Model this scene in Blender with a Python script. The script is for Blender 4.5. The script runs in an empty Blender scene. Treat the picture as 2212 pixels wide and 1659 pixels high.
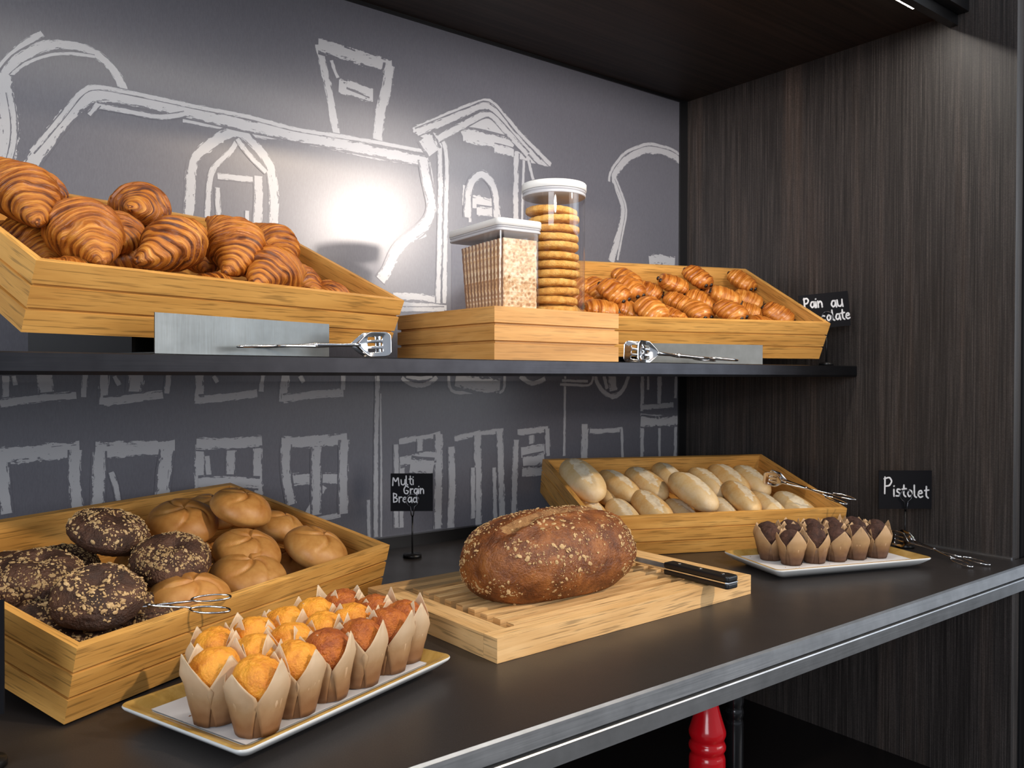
import bpy, bmesh, math, random
from mathutils import Vector, Matrix, noise
from math import sin, cos, pi, radians as R
S = bpy.context.scene
COL = S.collection

# ---------------------------------------------------------------- camera
cam_d = bpy.data.cameras.new('camera'); cam = bpy.data.objects.new('camera', cam_d); COL.objects.link(cam)
_d = Vector((0.61306896, 0.7899609, -0.01040311)); _r = Vector((0.79002006, -0.61307258, 0.00321239)); _u = Vector((0.0038402, 0.01018808, 0.99994073))
m = Matrix((( _r.x, _u.x, -_d.x, 0.0), (_r.y, _u.y, -_d.y, -1.41041383), (_r.z, _u.z, -_d.z, 0.33341344), (0, 0, 0, 1)))
cam.matrix_world = m
cam_d.sensor_width = 36.0; cam_d.lens = 1798.372 * 36.0 / 2212.0; cam_d.clip_start = 0.02
cam_d.dof.use_dof = True; cam_d.dof.focus_distance = 1.08; cam_d.dof.aperture_fstop = 16.0
S.camera = cam

# ---------------------------------------------------------------- world and light
w = bpy.data.worlds.new('world'); S.world = w; w.use_nodes = True
w.node_tree.nodes['Background'].inputs[0].default_value = (0.80, 0.88, 1.0, 1)
w.node_tree.nodes['Background'].inputs[1].default_value = 0.44
S.view_settings.view_transform = 'Standard'; S.view_settings.look = 'None'
S.view_settings.exposure = 0.0; S.view_settings.gamma = 1.0

def lamp(name, kind, loc, target, power, color, **kw):
    l = bpy.data.lights.new(name, kind); o = bpy.data.objects.new(name, l); COL.objects.link(o)
    o.location = loc; l.energy = power; l.color = color
    dv = Vector(target) - Vector(loc)
    o.rotation_euler = dv.to_track_quat('-Z', 'Y').to_euler()
    for k, v in kw.items(): setattr(l, k, v)
    return o
WARM = (1.0, 0.78, 0.55); COOL = (0.72, 0.86, 1.0); NEUT = (1.0, 0.93, 0.86)
# warm ceiling spots of the room, front right; an added fill spot, left
lamp('spot_front_right', 'SPOT', (2.38, -3.10, 1.25), (0.72, 0, 0.66), 165, (1.0, 0.88, 0.80), spot_size=R(8.5), spot_blend=1.0, shadow_soft_size=0.07)
lamp('spot_front_middle', 'SPOT', (1.55, -2.3, 1.70), (0.80, -0.42, 0.2), 150, (1.0, 0.80, 0.58), spot_size=R(46), spot_blend=0.8, shadow_soft_size=0.04)
lamp('fill_spot_left', 'SPOT', (-1.0, -3.0, 1.0), (1.36, 0.0, 0.80), 420, (1.0, 0.92, 0.88), spot_size=R(19), spot_blend=1.0, shadow_soft_size=0.25)  # added spot, brightens the right part of the mural
# LED strip under the canopy: its own light, a long thin lamp facing down
led = lamp('led_strip_light', 'AREA', (0.25, -0.630, 1.0245), (0.25, -0.60, 0.0), 13.5, (1.0, 0.93, 0.85), shape='RECTANGLE', size=2.6, size_y=0.012)
led.rotation_euler = (R(-6), 0, 0)
# soft fills added for the light of the room, window daylight from the right
lamp('room_fill', 'AREA', (3.3, -3.9, 1.2), (1.2, 0.0, 0.4), 46, (1.0, 0.90, 0.84), shape='RECTANGLE', size=2.6, size_y=1.6)  # broad fill added to brighten the mural and the crate fronts
lamp('window_light', 'AREA', (4.4, -3.6, 1.2), (1.4, -0.6, 0.1), 40, COOL, shape='RECTANGLE', size=2.2, size_y=1.8)
lamp('room_fill_left', 'AREA', (-2.6, -3.2, 1.1), (1.3, 0.0, 0.5), 72, (0.90, 0.94, 1.0), shape='RECTANGLE', size=1.6, size_y=1.6)  # fill added from the left for the right mural and the box side
S.cycles.transparent_max_bounces = 32

# ---------------------------------------------------------------- helpers
rnd = random.Random(7)
def link(o, parent=None):
    COL.objects.link(o)
    if parent is not None: o.parent = parent
    return o
def mesh(name, verts, faces, mat=None, parent=None, uvs=None, smooth=False, loc=None, autosmooth=None):
    me = bpy.data.meshes.new(name); me.from_pydata([tuple(v) for v in verts], [], faces)
    if uvs is not None:
        ul = me.uv_layers.new(name='UVMap')
        for lp in me.loops: ul.data[lp.index].uv = uvs[lp.vertex_index]
    if mat is not None:
        for mm in (mat if isinstance(mat, (list, tuple)) else [mat]): me.materials.append(mm)
    if smooth:
        me.polygons.foreach_set('use_smooth', [True] * len(me.polygons))
    me.update()
    o = bpy.data.objects.new(name, me)
    if loc is not None: o.location = loc
    link(o, parent)
    return o
def empty(name, mat=None):
    o = bpy.data.objects.new(name, None); o.empty_display_size = 0.02
    COL.objects.link(o)
    if mat is not None: o.matrix_world = mat
    return o
def tag(o, label, cat=None, group=None):
    o['label'] = label
    if cat: o['category'] = cat
    if group: o['group'] = group
    return o
def struct(o):
    o['kind'] = 'structure'; return o
def bevel(o, w, seg=2, ang=40):
    b = o.modifiers.new('bevel', 'BEVEL'); b.width = w; b.segments = seg; b.limit_method = 'ANGLE'; b.angle_limit = R(ang)
    return o
def boxdata(x0, x1, y0, y1, z0, z1, grain='x'):
    """box with one quad set per face, uv in metres with u along the grain"""
    P = [(x0,y0,z0),(x1,y0,z0),(x1,y1,z0),(x0,y1,z0),(x0,y0,z1),(x1,y0,z1),(x1,y1,z1),(x0,y1,z1)]
    F = [(0,3,2,1),(4,5,6,7),(0,1,5,4),(1,2,6,5),(2,3,7,6),(3,0,4,7)]
    return P, F
class MB:
    def __init__(s): s.v = []; s.f = []; s.uv = []
    def add(s, V, F, UV=None):
        n = len(s.v); s.v += [tuple(a) for a in V]; s.f += [tuple(i + n for i in f) for f in F]
        s.uv += list(UV) if UV is not None else [(0.0, 0.0)] * len(V)
        return s
    def box(s, x0, x1, y0, y1, z0, z1, grain=0, M=None, off=None):
        P, F = boxdata(x0, x1, y0, y1, z0, z1)
        ro = off if off is not None else (rnd.random() * 7, rnd.random() * 7)
        for fi, f in enumerate(F):
            V = [P[i] for i in f]; UV = []
            # axes of the face
            ax = {0: (0, 1), 1: (0, 1), 2: (0, 2), 3: (1, 2), 4: (0, 2), 5: (1, 2)}[fi]
            for q in V:
                a, b = q[ax[0]], q[ax[1]]
                if grain == ax[1]: a, b = b, a
                UV.append((a + ro[0], b + ro[1] + fi * .37))
            if M is not None: V = [tuple(M @ Vector(q)) for q in V]
            s.add(V, [(0, 1, 2, 3)], UV)
        return s
    def tube(s, pts, r, n=8, closed=False, cap=True, flat=1.0):
        pts = [Vector(p) for p in pts]; N = len(pts); base = len(s.v)
        rr = r if isinstance(r, (list, tuple)) else [r] * N
        up = None
        for i, p in enumerate(pts):
            a = pts[(i - 1) % N] if (closed or i > 0) else p
            b = pts[(i + 1) % N] if (closed or i < N - 1) else p
            t = (b - a).normalized()
            if up is None:
                up = Vector((0, 0, 1)) if abs(t.z) < .9 else Vector((1, 0, 0))
            nx = t.cross(up).normalized(); ny = nx.cross(t).normalized(); up = ny
            for k in range(n):
                an = 2 * pi * k / n
                s.v.append(tuple(p + nx * cos(an) * rr[i] + ny * sin(an) * rr[i] * flat)); s.uv.append((i * .01, k / n))
        M_ = N if closed else N - 1
        for i in range(M_):
            for k in range(n):
                i2 = (i + 1) % N; k2 = (k + 1) % n
                s.f.append((base + i * n + k, base + i * n + k2, base + i2 * n + k2, base + i2 * n + k))
        if cap and not closed:
            s.f.append(tuple(base + k for k in range(n))[::-1]); s.f.append(tuple(base + (N - 1) * n + k for k in range(n)))
        return s
    def lathe(s, prof, n=32, c=(0, 0, 0), sx=1, sy=1):
        base = len(s.v); N = len(prof)
        for i, (r, z) in enumerate(prof):
            for k in range(n):
                a = 2 * pi * k / n
                s.v.append((c[0] + r * cos(a) * sx, c[1] + r * sin(a) * sy, c[2] + z)); s.uv.append((k / n, z))
        for i in range(N - 1):
            for k in range(n):
                k2 = (k + 1) % n
                s.f.append((base + i * n + k, base + i * n + k2, base + (i + 1) * n + k2, base + (i + 1) * n + k))
        if prof[0][0] > 1e-5: s.f.append(tuple(base + k for k in range(n))[::-1])
        if prof[-1][0] > 1e-5: s.f.append(tuple(base + (N - 1) * n + k for k in range(n)))
        return s
    def build(s, name, mat, parent=None, smooth=False, loc=None):
        return mesh(name, s.v, s.f, mat, parent, s.uv, smooth, loc)
def frame(x, y, z, yaw=0, tilt=0):
    return Matrix.Translation((x, y, z)) @ Matrix.Rotation(yaw, 4, 'Z') @ Matrix.Rotation(tilt, 4, 'X')
def smoothstep(a, b, x):
    t = max(0, min(1, (x - a) / (b - a))); return t * t * (3 - 2 * t)
def nz(x, y, z, sc=1.0): return noise.noise(Vector((x * sc, y * sc, z * sc)))

# ---------------------------------------------------------------- materials
def mat(name):
    m_ = bpy.data.materials.new(name); m_.use_nodes = True
    nt = m_.node_tree; b = nt.nodes['Principled BSDF']
    return m_, nt, b
def N(nt, t, **kw):
    n = nt.nodes.new(t)
    for k, v in kw.items(): setattr(n, k, v)
    return n
def ramp(nt, fac, stops):
    c = N(nt, 'ShaderNodeValToRGB'); nt.links.new(fac, c.inputs[0])
    e = c.color_ramp.elements
    while len(e) < len(stops): e.new(0.5)
    for i, (p, col) in enumerate(stops):
        e[i].position = p; e[i].color = (*col, 1) if len(col) == 3 else col
    return c.outputs[0]
def mixc(nt, fac, a, b, mode='MIX'):
    mx = N(nt, 'ShaderNodeMix', data_type='RGBA', blend_type=mode)
    for i, v in ((0, fac), (6, a), (7, b)):
        if hasattr(v, 'links'): nt.links.new(v, mx.inputs[i])
        elif isinstance(v, (int, float)): mx.inputs[i].default_value = v
        else: mx.inputs[i].default_value = (*v, 1)
    return mx.outputs[2]
def coords(nt, kind='Object', scale=(1, 1, 1), rot=(0, 0, 0)):
    tc = N(nt, 'ShaderNodeTexCoord'); mp = N(nt, 'ShaderNodeMapping')
    nt.links.new(tc.outputs[kind], mp.inputs[0]); mp.inputs['Scale'].default_value = scale; mp.inputs['Rotation'].default_value = rot
    return mp.outputs[0]
def noi(nt, vec, scale, detail=4, rough=.55, dist=0):
    n = N(nt, 'ShaderNodeTexNoise'); nt.links.new(vec, n.inputs['Vector'])
    n.inputs['Scale'].default_value = scale; n.inputs['Detail'].default_value = detail
    n.inputs['Roughness'].default_value = rough; n.inputs['Distortion'].default_value = dist
    return n.outputs[0]
def math_(nt, op, a, b=None, c=None):
    n = N(nt, 'ShaderNodeMath', operation=op)
    for i, v in enumerate((a, b, c)):
        if v is None: continue
        if hasattr(v, 'links'): nt.links.new(v, n.inputs[i])
        else: n.inputs[i].default_value = v
    return n.outputs[0]
def bump(nt, b, h, strength=.3, dist=.001):
    n = N(nt, 'ShaderNodeBump'); nt.links.new(h, n.inputs['Height'])
    n.inputs['Strength'].default_value = strength; n.inputs['Distance'].default_value = dist
    nt.links.new(n.outputs[0], b.inputs['Normal'])
def objrand(nt):
    return N(nt, 'ShaderNodeObjectInfo').outputs['Random']
def simple(name, col, rough=.5, metal=0, **kw):
    m_, nt, b = mat(name)
    b.inputs['Base Color'].default_value = (*col, 1); b.inputs['Roughness'].default_value = rough; b.inputs['Metallic'].default_value = metal
    for k, v in kw.items(): b.inputs[k].default_value = v
    return m_

def wood_mat(name, stops, rough=.45, gs=(2.2, 46), dark=.42, spec=.35):
    m_, nt, b = mat(name)
    v = coords(nt, 'UV', (gs[0], gs[1], 1))
    n1 = noi(nt, v, 1.0, 6, .6, 0.6)
    v2 = coords(nt, 'UV', (5, 16, 1)); n2 = noi(nt, v2, 1.0, 3, .5, 1.2)
    v3 = coords(nt, 'UV', (14, 330, 1)); n3 = noi(nt, v3, 1.0, 2, .6)
    v4 = coords(nt, 'UV', (1.0, 5.0, 1)); n4 = noi(nt, v4, 1.0, 1, .5)
    s = math_(nt, 'MULTIPLY_ADD', n1, .55, math_(nt, 'MULTIPLY', n2, .45))
    c = ramp(nt, s, stops)
    pore = ramp(nt, n3, [(.36, (1 - dark,) * 3), (.46, (1, 1, 1))])
    c = mixc(nt, 1.0, c, pore, 'MULTIPLY')
    c = mixc(nt, .55, c, ramp(nt, n4, [(.3, (.72, .68, .62)), (.7, (1.12, 1.1, 1.08))]), 'MULTIPLY')
    nt.links.new(c, b.inputs['Base Color'])
    b.inputs['Roughness'].default_value = rough; b.inputs['Specular IOR Level'].default_value = spec
    bump(nt, b, n3, .25, .0006)
    return m_
M_OAK = wood_mat('crate_oak', [(.30, (.38, .165, .036)), (.43, (.60, .305, .074)), (.60, (.75, .410, .112)), (.78, (.83, .50, .16))])
M_OAKB = wood_mat('riser_oak', [(.30, (.42, .20, .05)), (.45, (.56, .29, .085)), (.60, (.66, .37, .125)), (.75, (.72, .43, .16))], dark=.2)
M_BOARD = wood_mat('board_oak', [(.30, (.48, .27, .10)), (.45, (.68, .42, .18)), (.60, (.78, .52, .25)), (.75, (.82, .58, .31))], rough=.55, gs=(2, 55))

def panel_dark():
    m_, nt, b = mat('dark_wood_laminate')
    v = coords(nt, 'Object', (1, 1, .012)); n1 = noi(nt, v, 420, 3, .7)
    v2 = coords(nt, 'Object', (1, 1, .03)); n2 = noi(nt, v2, 22, 4, .6, .2)
    v3 = coords(nt, 'Object', (1, 1, 1)); n3 = noi(nt, v3, 420, 2, .6)
    s = math_(nt, 'MULTIPLY_ADD', n1, .78, math_(nt, 'MULTIPLY', n2, .22))
    c = ramp(nt, s, [(.36, (.014, .0115, .0105)), (.5, (.034, .0285, .0262)), (.66, (.080, .066, .060))])
    warm = ramp(nt, n2, [(.55, (0, 0, 0)), (.74, (.022, .011, .005))])
    c = mixc(nt, 1, c, warm, 'ADD')
    c = mixc(nt, .5, c, ramp(nt, n3, [(.35, (.55, .55, .55)), (.65, (1.35, 1.35, 1.35))]), 'MULTIPLY')
    nt.links.new(c, b.inputs['Base Color']); b.inputs['Roughness'].default_value = .48; b.inputs['Specular IOR Level'].default_value = .45
    bump(nt, b, n1, .5, .0008)
    return m_
M_DARK = panel_dark()
def ceil_mat():
    m_, nt, b = mat('dark_ceiling_laminate')
    v = coords(nt, 'Object', (.02, 1, 1)); n1 = noi(nt, v, 120, 3, .6)
    c = ramp(nt, n1, [(.35, (.010, .007, .006)), (.65, (.032, .022, .017))])
    nt.links.new(c, b.inputs['Base Color']); b.inputs['Roughness'].default_value = .55
    return m_
M_CEIL = ceil_mat()
M_BLACK = simple('black_paint', (.006, .006, .007), .4)
M_BLACKM = simple('black_metal', (.012, .012, .013), .3, .3)
def counter_mat():
    m_, nt, b = mat('dark_composite_top')
    v = coords(nt); n1 = noi(nt, v, 700, 2, .6); n2 = noi(nt, v, 14, 3, .5)
    c = ramp(nt, n1, [(.35, (.020, .017, .0165)), (.65, (.034, .029, .028))])
    nt.links.new(c, b.inputs['Base Color']); 
    r_ = math_(nt, 'MULTIPLY_ADD', n2, .14, .30); nt.links.new(r_, b.inputs['Roughness'])
    b.inputs['Specular IOR Level'].default_value = .42
    bump(nt, b, n1, .12, .0003)
    return m_
M_TOP = counter_mat()
def metal_mat(name, col, rough, sc=(1, 60, 60)):
    m_, nt, b = mat(name); v = coords(nt, 'Object', sc); n1 = noi(nt, v, 12, 4, .6)
    v2 = coords(nt); n2 = noi(nt, v2, 28, 3, .6)
    nt.links.new(ramp(nt, n2, [(.3, tuple(.78 * c for c in col)), (.7, col)]), b.inputs['Base Color']); b.inputs['Metallic'].default_value = 1
    nt.links.new(math_(nt, 'MULTIPLY_ADD', n1, .2, rough - .1), b.inputs['Roughness'])
    return m_
M_ALU = metal_mat('brushed_aluminium', (.56, .57, .58), .34)
M_ALUD = metal_mat('dark_shelf_metal', (.055, .056, .064), .36)
M_PLATE = metal_mat('brushed_steel', (.20, .215, .215), .42, (60, 60, 2))
M_STEEL = simple('polished_steel', (.72, .72, .73), .12, 1.0)
M_CLIP = simple('blackened_wire', (.10, .10, .11), .22, 1.0)
M_CARD = simple('chalk_card', (.006, .006, .008), .7, **{'Specular IOR Level': .15})
M_CHALKW = simple('chalk_lettering', (.72, .72, .74), .8)

WALLC = (.150, .149, .174); CHALKC = (.50, .50, .52)
def wall_mats():
    out = []
    for i, nm in enumerate(('mural_panel_grey', 'mural_panel_chalk')):
        m_, nt, b = mat(nm)
        v0 = coords(nt, 'Object', (1, 1, .25)); n0 = noi(nt, v0, 600, 2, .6)
        base = mixc(nt, .25, WALLC, ramp(nt, n0, [(.3, tuple(.75 * c for c in WALLC)), (.7, tuple(1.3 * c for c in WALLC))]))
        if i == 1:
            tc = N(nt, 'ShaderNodeTexCoord'); sp = N(nt, 'ShaderNodeSeparateXYZ'); nt.links.new(tc.outputs['UV'], sp.inputs[0])
            u, vv = sp.outputs[0], sp.outputs[1]
            # u: metres along the stroke, v: -1..1 across; streaks run along the stroke
            cb = N(nt, 'ShaderNodeCombineXYZ'); nt.links.new(math_(nt, 'MULTIPLY', u, 26.0), cb.inputs[0]); nt.links.new(math_(nt, 'MULTIPLY', vv, 2.3), cb.inputs[1])
            a = noi(nt, cb.outputs[0], 1.6, 5, .65, .5)
            cb2 = N(nt, 'ShaderNodeCombineXYZ'); nt.links.new(math_(nt, 'MULTIPLY', u, 110.0), cb2.inputs[0]); nt.links.new(math_(nt, 'MULTIPLY', vv, 3.0), cb2.inputs[1])
            a2 = noi(nt, cb2.outputs[0], 1.0, 4, .7)
            e = math_(nt, 'ABSOLUTE', vv)
            th = math_(nt, 'MULTIPLY_ADD', math_(nt, 'POWER', e, 2.2), .32, .355)
            sm = math_(nt, 'MULTIPLY_ADD', a, .62, math_(nt, 'MULTIPLY', a2, .38))
            df = math_(nt, 'SUBTRACT', sm, th)
            k = math_(nt, 'MULTIPLY', df, 60.0); kk = N(nt, 'ShaderNodeClamp'); nt.links.new(k, kk.inputs[0])
            base = mixc(nt, kk.outputs[0], base, CHALKC)
        nt.links.new(base, b.inputs['Base Color']); b.inputs['Roughness'].default_value = .25; b.inputs['Specular IOR Level'].default_value = .6
        out.append(m_)
    return out
M_WALL, M_CHALK = wall_mats()

# ---------------------------------------------------------------- the buffet niche
XS, H, DS, ZS, TS = 1.6554, 1.031, 0.4677, 0.3555, 0.0232
XL = -1.35
def slab(name, x0, x1, y0, y1, z0, z1, m_, parent=None, grain=0):
    return MB().box(x0, x1, y0, y1, z0, z1, grain, off=(0, 0)).build(name, m_, parent)
# mural panel with its chalk drawing (each stroke a ribbon lying on the panel's printed face)
XM = 1.628
mural = slab('wall_back', XL, XM, 0.0008, 0.03, .022, H, M_WALL); struct(mural)
def cast(px, py, Y=0.0):   # pixel of the photograph -> point of the mural it shows
    dv = _d + _r * ((px - 1106) / 1798.372) - _u * ((py - 829.5) / 1798.372)
    t = (Y + 1.41041383) / dv.y
    return (dv.x * t, 0.33341344 + dv.z * t)
strokes = [
 # arch on the left
 ([(92,72),(60,86),(22,118),(-20,170)],11),([(-40,240),(0,175),(35,128),(85,100),(140,92),(190,101),(235,130),(260,172),(272,202)],17),
 ([(5,185),(38,145),(90,120),(150,112),(205,122)],6),([(2,160),(14,230),(24,270),(16,320),(6,372)],32),([(20,200),(34,270),(26,330),(14,368)],9),
 # long roof line
 ([(38,398),(100,305),(150,240),(196,200),(300,216),(450,252),(520,268),(620,288),(720,308),(800,324),(925,350)],21),
 ([(68,328),(125,262),(188,181),(275,199),(350,214),(430,232),(530,250),(640,280),(760,298),(925,328)],8),
 ([(205,228),(262,237),(350,256),(400,246)],9),([(212,224),(192,248)],9),([(395,260),(440,268),(490,278)],7),([(540,290),(640,300),(720,318),(800,336),(900,352)],10),
 # arched window
 ([(408,470),(414,400),(412,345),(450,312),(510,275),(560,320),(588,360),(593,420),(592,490)],18),([(448,470),(452,400),(455,358),(500,332),(512,305)],10),
 ([(470,380),(520,384),(560,390)],11),([(558,380),(560,430),(556,490)],16),([(474,475),(470,440),(470,405)],9),([(534,490),(534,455)],7),([(512,300),(545,345),(575,372)],9),
 # chimney
 ([(688,96),(700,150),(712,200),(720,250),(728,292)],15),([(688,97),(760,118),(800,132),(847,142)],24),([(842,140),(836,190),(822,240),(816,302)],20),
 ([(716,130),(722,150),(730,168)],7),([(732,186),(765,196),(806,206)],25),([(750,180),(800,200)],16),
 # house with small window
 ([(893,281),(960,250),(1058,212),(1120,285),(1190,356)],9),([(900,286),(960,262),(1056,222),(1110,290),(1165,350)],12),([(945,300),(1000,270),(1056,240),(1100,290),(1140,335)],12),
 ([(1190,355),(1150,346),(1112,332)],11),([(1116,330),(1114,420),(1116,520),(1116,640)],12),([(1132,346),(1130,400),(1128,500)],6),([(1142,346),(1152,388)],7),
 ([(893,281),(930,300),(950,312)],9),([(950,306),(952,400),(950,520),(946,655)],10),([(935,290),(962,298),(966,360),(963,480),(960,655)],9),
 ([(918,296),(938,330)],30),([(915,345),(921,390),(932,430),(936,462),(918,492),(880,514),(848,550),(842,582),(822,606)],19),([(926,350),(938,420),(934,450)],8),([(920,505),(880,520),(850,548),(838,575)],10),
 ([(850,640),(900,640),(946,648)],13),([(850,655),(900,660),(965,664)],11),([(850,668),(960,668)],8),
 ([(998,290),(1052,258),(1108,318)],26),([(1000,292),(1050,300),(1104,312)],24),([(1068,320),(1110,330)],15),
 ([(1010,470),(1012,400),(1040,368),(1070,400),(1074,470)],15),([(1006,432),(1040,440),(1074,446)],24),([(1004,400),(1003,444)],8),([(1016,480),(1014,440)],7),([(1030,455),(1072,460)],16),
 # arch on the right
 ([(1500,372),(1470,345),(1432,324),(1392,322),(1352,344),(1322,378),(1336,412),(1352,452),(1340,500),(1320,565)],15),([(1490,352),(1455,322),(1400,309),(1350,328),(1316,372),(1316,392)],6),([(1330,385),(1348,430),(1356,452),(1346,500),(1334,562)],5),
 ([(1402,562),(1430,560),(1458,566)],18),
 # row of windows just under the shelf
 ([(0,872),(60,862),(165,854)],15),([(98,806),(100,850)],24),([(184,806),(181,858)],9),([(14,812),(12,866)],12),([(30,812),(34,832)],8),
 ([(226,806),(223,874)],16),([(224,868),(290,860),(352,852)],16),([(294,806),(292,846)],26),([(365,806),(360,850)],10),([(248,812),(258,832)],8),
 ([(432,808),(430,872)],16),([(430,864),(490,858),(556,850)],15),([(568,810),(564,846)],9),([(462,812),(470,826)],8),
 ([(616,810),(613,868)],16),([(612,862),(680,852),(742,848)],15),([(742,810),(741,842)],9),([(648,812),(656,826)],8),
 ([(816,806),(814,900),(812,1000),(812,1160)],9),([(822,850),(824,1000),(824,1160)],4),([(796,1080),(798,1170)],7),
 ([(868,816),(882,830),(906,836),(930,829),(944,814)],9),([(878,812),(906,822),(934,812)],7),([(970,806),(969,850),(1030,846),(1092,850),(1090,806)],6),([(984,820),(1030,830),(1080,834)],26),
 ([(1124,812),(1138,826),(1156,832),(1178,818)],9),([(1210,830),(1282,834),(1282,806)],5),([(1214,822),(1270,824)],5),
 ([(1283,806),(1296,842),(1324,862),(1348,845),(1360,808)],9),([(1322,806),(1326,844)],20),([(1305,812),(1312,840)],9),
 ([(1221,810),(1220,900),(1219,985)],6),([(1388,808),(1387,888)],10),([(1388,880),(1420,878),(1455,874)],9),([(1425,808),(1424,872)],12),([(1461,808),(1459,860)],8),([(1400,808),(1400,842)],6),([(1384,896),(1450,900)],4),
 # lower row
 ([(-10,986),(60,980),(172,972)],30),([(164,972),(160,1030),(168,1110)],20),([(4,1000),(6,1050),(14,1110)],20),
 ([(206,972),(290,970),(378,966)],28),([(214,975),(214,1030),(210,1095)],20),([(240,1020),(252,1050),(256,1085)],9),([(362,972),(354,1020),(350,1085)],22),
 ([(424,958),(500,958),(566,952)],20),([(432,960),(432,1010),(432,1060)],17),([(448,985),(452,1030)],9),([(558,955),(556,1010),(560,1070)],16),([(500,965),(498,1044)],16),([(428,1044),(500,1040),(560,1044)],20),
 ([(608,956),(680,954),(750,947)],22),([(618,960),(616,1020),(630,1090)],17),([(744,950),(742,1030),(742,1110)],18),([(684,965),(683,1040),(684,1112)],18),([(616,1038),(680,1034),(742,1034)],20),([(684,1122),(736,1112)],9),([(665,1112),(700,1050)],14),
 ([(862,954),(900,948),(952,938)],11),([(948,938),(948,1040),(946,1142)],17),([(908,948),(906,1010)],13),([(864,998),(900,990),(942,984)],18),([(856,960),(856,1140)],10),([(886,1006),(936,1012)],28),([(868,1000),(866,1140)],12),
 ([(982,948),(1030,936),(1088,931)],10),([(1080,931),(1083,1030),(1086,1130)],14),([(1032,940),(1033,1040),(1034,1135)],15),([(975,965),(978,1040),(974,1140)],15),([(1068,1010),(1070,1120)],9),([(1022,1010),(1022,1120)],9),
 ([(1118,934),(1184,926)],12),([(1182,926),(1184,985)],11),([(1149,934),(1149,985)],13),([(1116,950),(1112,1040),(1110,1120)],13),([(1126,978),(1182,970)],20),([(1130,1000),(1176,990)],20),([(1128,1020),(1172,1018)],16),
 ([(1262,930),(1300,932),(1345,928)],9),([(1264,916),(1262,990)],17),([(1343,926),(1345,990)],7),
 ([(1384,910),(1425,912),(1464,908)],17),([(1388,910),(1387,990)],10),([(1425,915),(1425,990)],7),([(1461,910),(1459,990)],9),
]
mb = MB()
for pts, wpx in strokes:
    P = [Vector(cast(*q)) for q in pts]
    # width in metres from the pixel width at the stroke's first point
    q = pts[len(pts) // 2]; a, b2 = Vector(cast(q[0], q[1])), Vector(cast(q[0], q[1] + 10))
    wm = (a - b2).length / 10 * wpx * .80
    fine = []
    for i in range(len(P) - 1):
        n_ = max(2, int((P[i + 1] - P[i]).length / .012))
        for k in range(n_): fine.append(P[i].lerp(P[i + 1], k / n_))
    fine.append(P[-1])
    for _ in range(3):
        fine = [fine[0]] + [(fine[i - 1] + fine[i] * 2 + fine[i + 1]) / 4 for i in range(1, len(fine) - 1)] + [fine[-1]]
    su = rnd.random() * 50; L = 0; V = []; U = []; n_ = len(fine)
    yy = 0.0007 - (hash_i := (strokes.index((pts, wpx)) % 9)) * 0.00008
    for i, c in enumerate(fine):
        t = (fine[min(i + 1, n_ - 1)] - fine[max(i - 1, 0)]).normalized(); nn = Vector((-t.y, t.x))
        if i: L += (c - fine[i - 1]).length
        ww = wm * (1 + .12 * noise.noise(Vector((L * 30, su, 0))))
        for sgn in (-1, 0, 1):
            V.append((c.x + nn.x * ww * sgn, yy, c.y + nn.y * ww * sgn)); U.append((su + L, sgn + (su * 3 if False else 0)))
    V = [v for v in V]; F = []
    for i in range(n_ - 1):
        for s_ in (0, 1):
            F.append((i * 3 + s_, i * 3 + s_ + 1, i * 3 + s_ + 4, i * 3 + s_ + 3))
    # keep the drawing on the panel
    if max(v[0] for v in V) > XM - .001: V = [(min(v[0], XM - .001), v[1], v[2]) for v in V]
    mb.add(V, F, U)
dr = mb.build('chalk_drawing', M_CHALK, mural)
tag(dr, 'white chalk style line drawing of house fronts printed on the grey panel')

slab('wall_rear', XL, XS + .02, .03, .05, -.95, H + .02, M_BLACK)['kind'] = 'structure'
struct(slab('trim_1', XM, XS, -.004, .03, .0, H, M_BLACK))                         # black corner strip
struct(slab('baseboard_back', XL, XM, -.012, .03, .0, .022, M_BLACKM))
struct(slab('trim_2', XL, XM, -.004, .0005, H - .006, H, M_BLACK))
struct(slab('wall_right', XS, XS + .03, -.772, .03, -.95, 1.45, M_DARK))
struct(slab('trim_3', XS + .031, XS + .050, -.775, .0, -.95, 1.5, M_BLACK))
struct(slab('wall_outer', XS + .052, XS + .09, -.80, .0, -.95, 1.6, M_DARK))
struct(slab('wall_left', XL - .03, XL, -.772, .03, -.95, 1.45, M_DARK))
# canopy: underside with a lip profile at its front
can = slab('ceiling', XL, XS, -.660, .03, H, H + .09, M_CEIL); struct(can)
lip = slab('trim_4', XL, XS - .002, -.668, -.652, H - .025, H - .0005, M_BLACKM); struct(lip)
struct(slab('trim_5', XL, XS - .002, -.688, -.669, H - .005, H + .16, M_BLACK))
# LED strip (lit diffuser in a profile)
em, nt, b = mat('led_diffuser'); b.inputs['Emission Color'].default_value = (1, .95, .8, 1); b.inputs['Emission Strength'].default_value = 14
ledo = empty('led_strip', frame(0.25, -.634, H - .001)); tag(ledo, 'thin lit LED strip under the dark canopy, at the top right', 'light strip')
MB().box(-1.55, 1.31, -.010, .010, -.0035, 0).build('profile', M_ALU, ledo)
MB().box(-1.54, 1.308, -.006, .006, -.0055, -.0035).build('diffuser', em, ledo)
# room floor and cabinet inside below the counter
struct(slab('floor', -4, 5, -6, .05, -.99, -.95, simple('floor_grey', (.09, .085, .08), .6)))
struct(slab('cabinet_base', XL, XS, -.70, .03, -.50, -.437, simple('dark_base', (.010, .008, .008), .35)))

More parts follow.
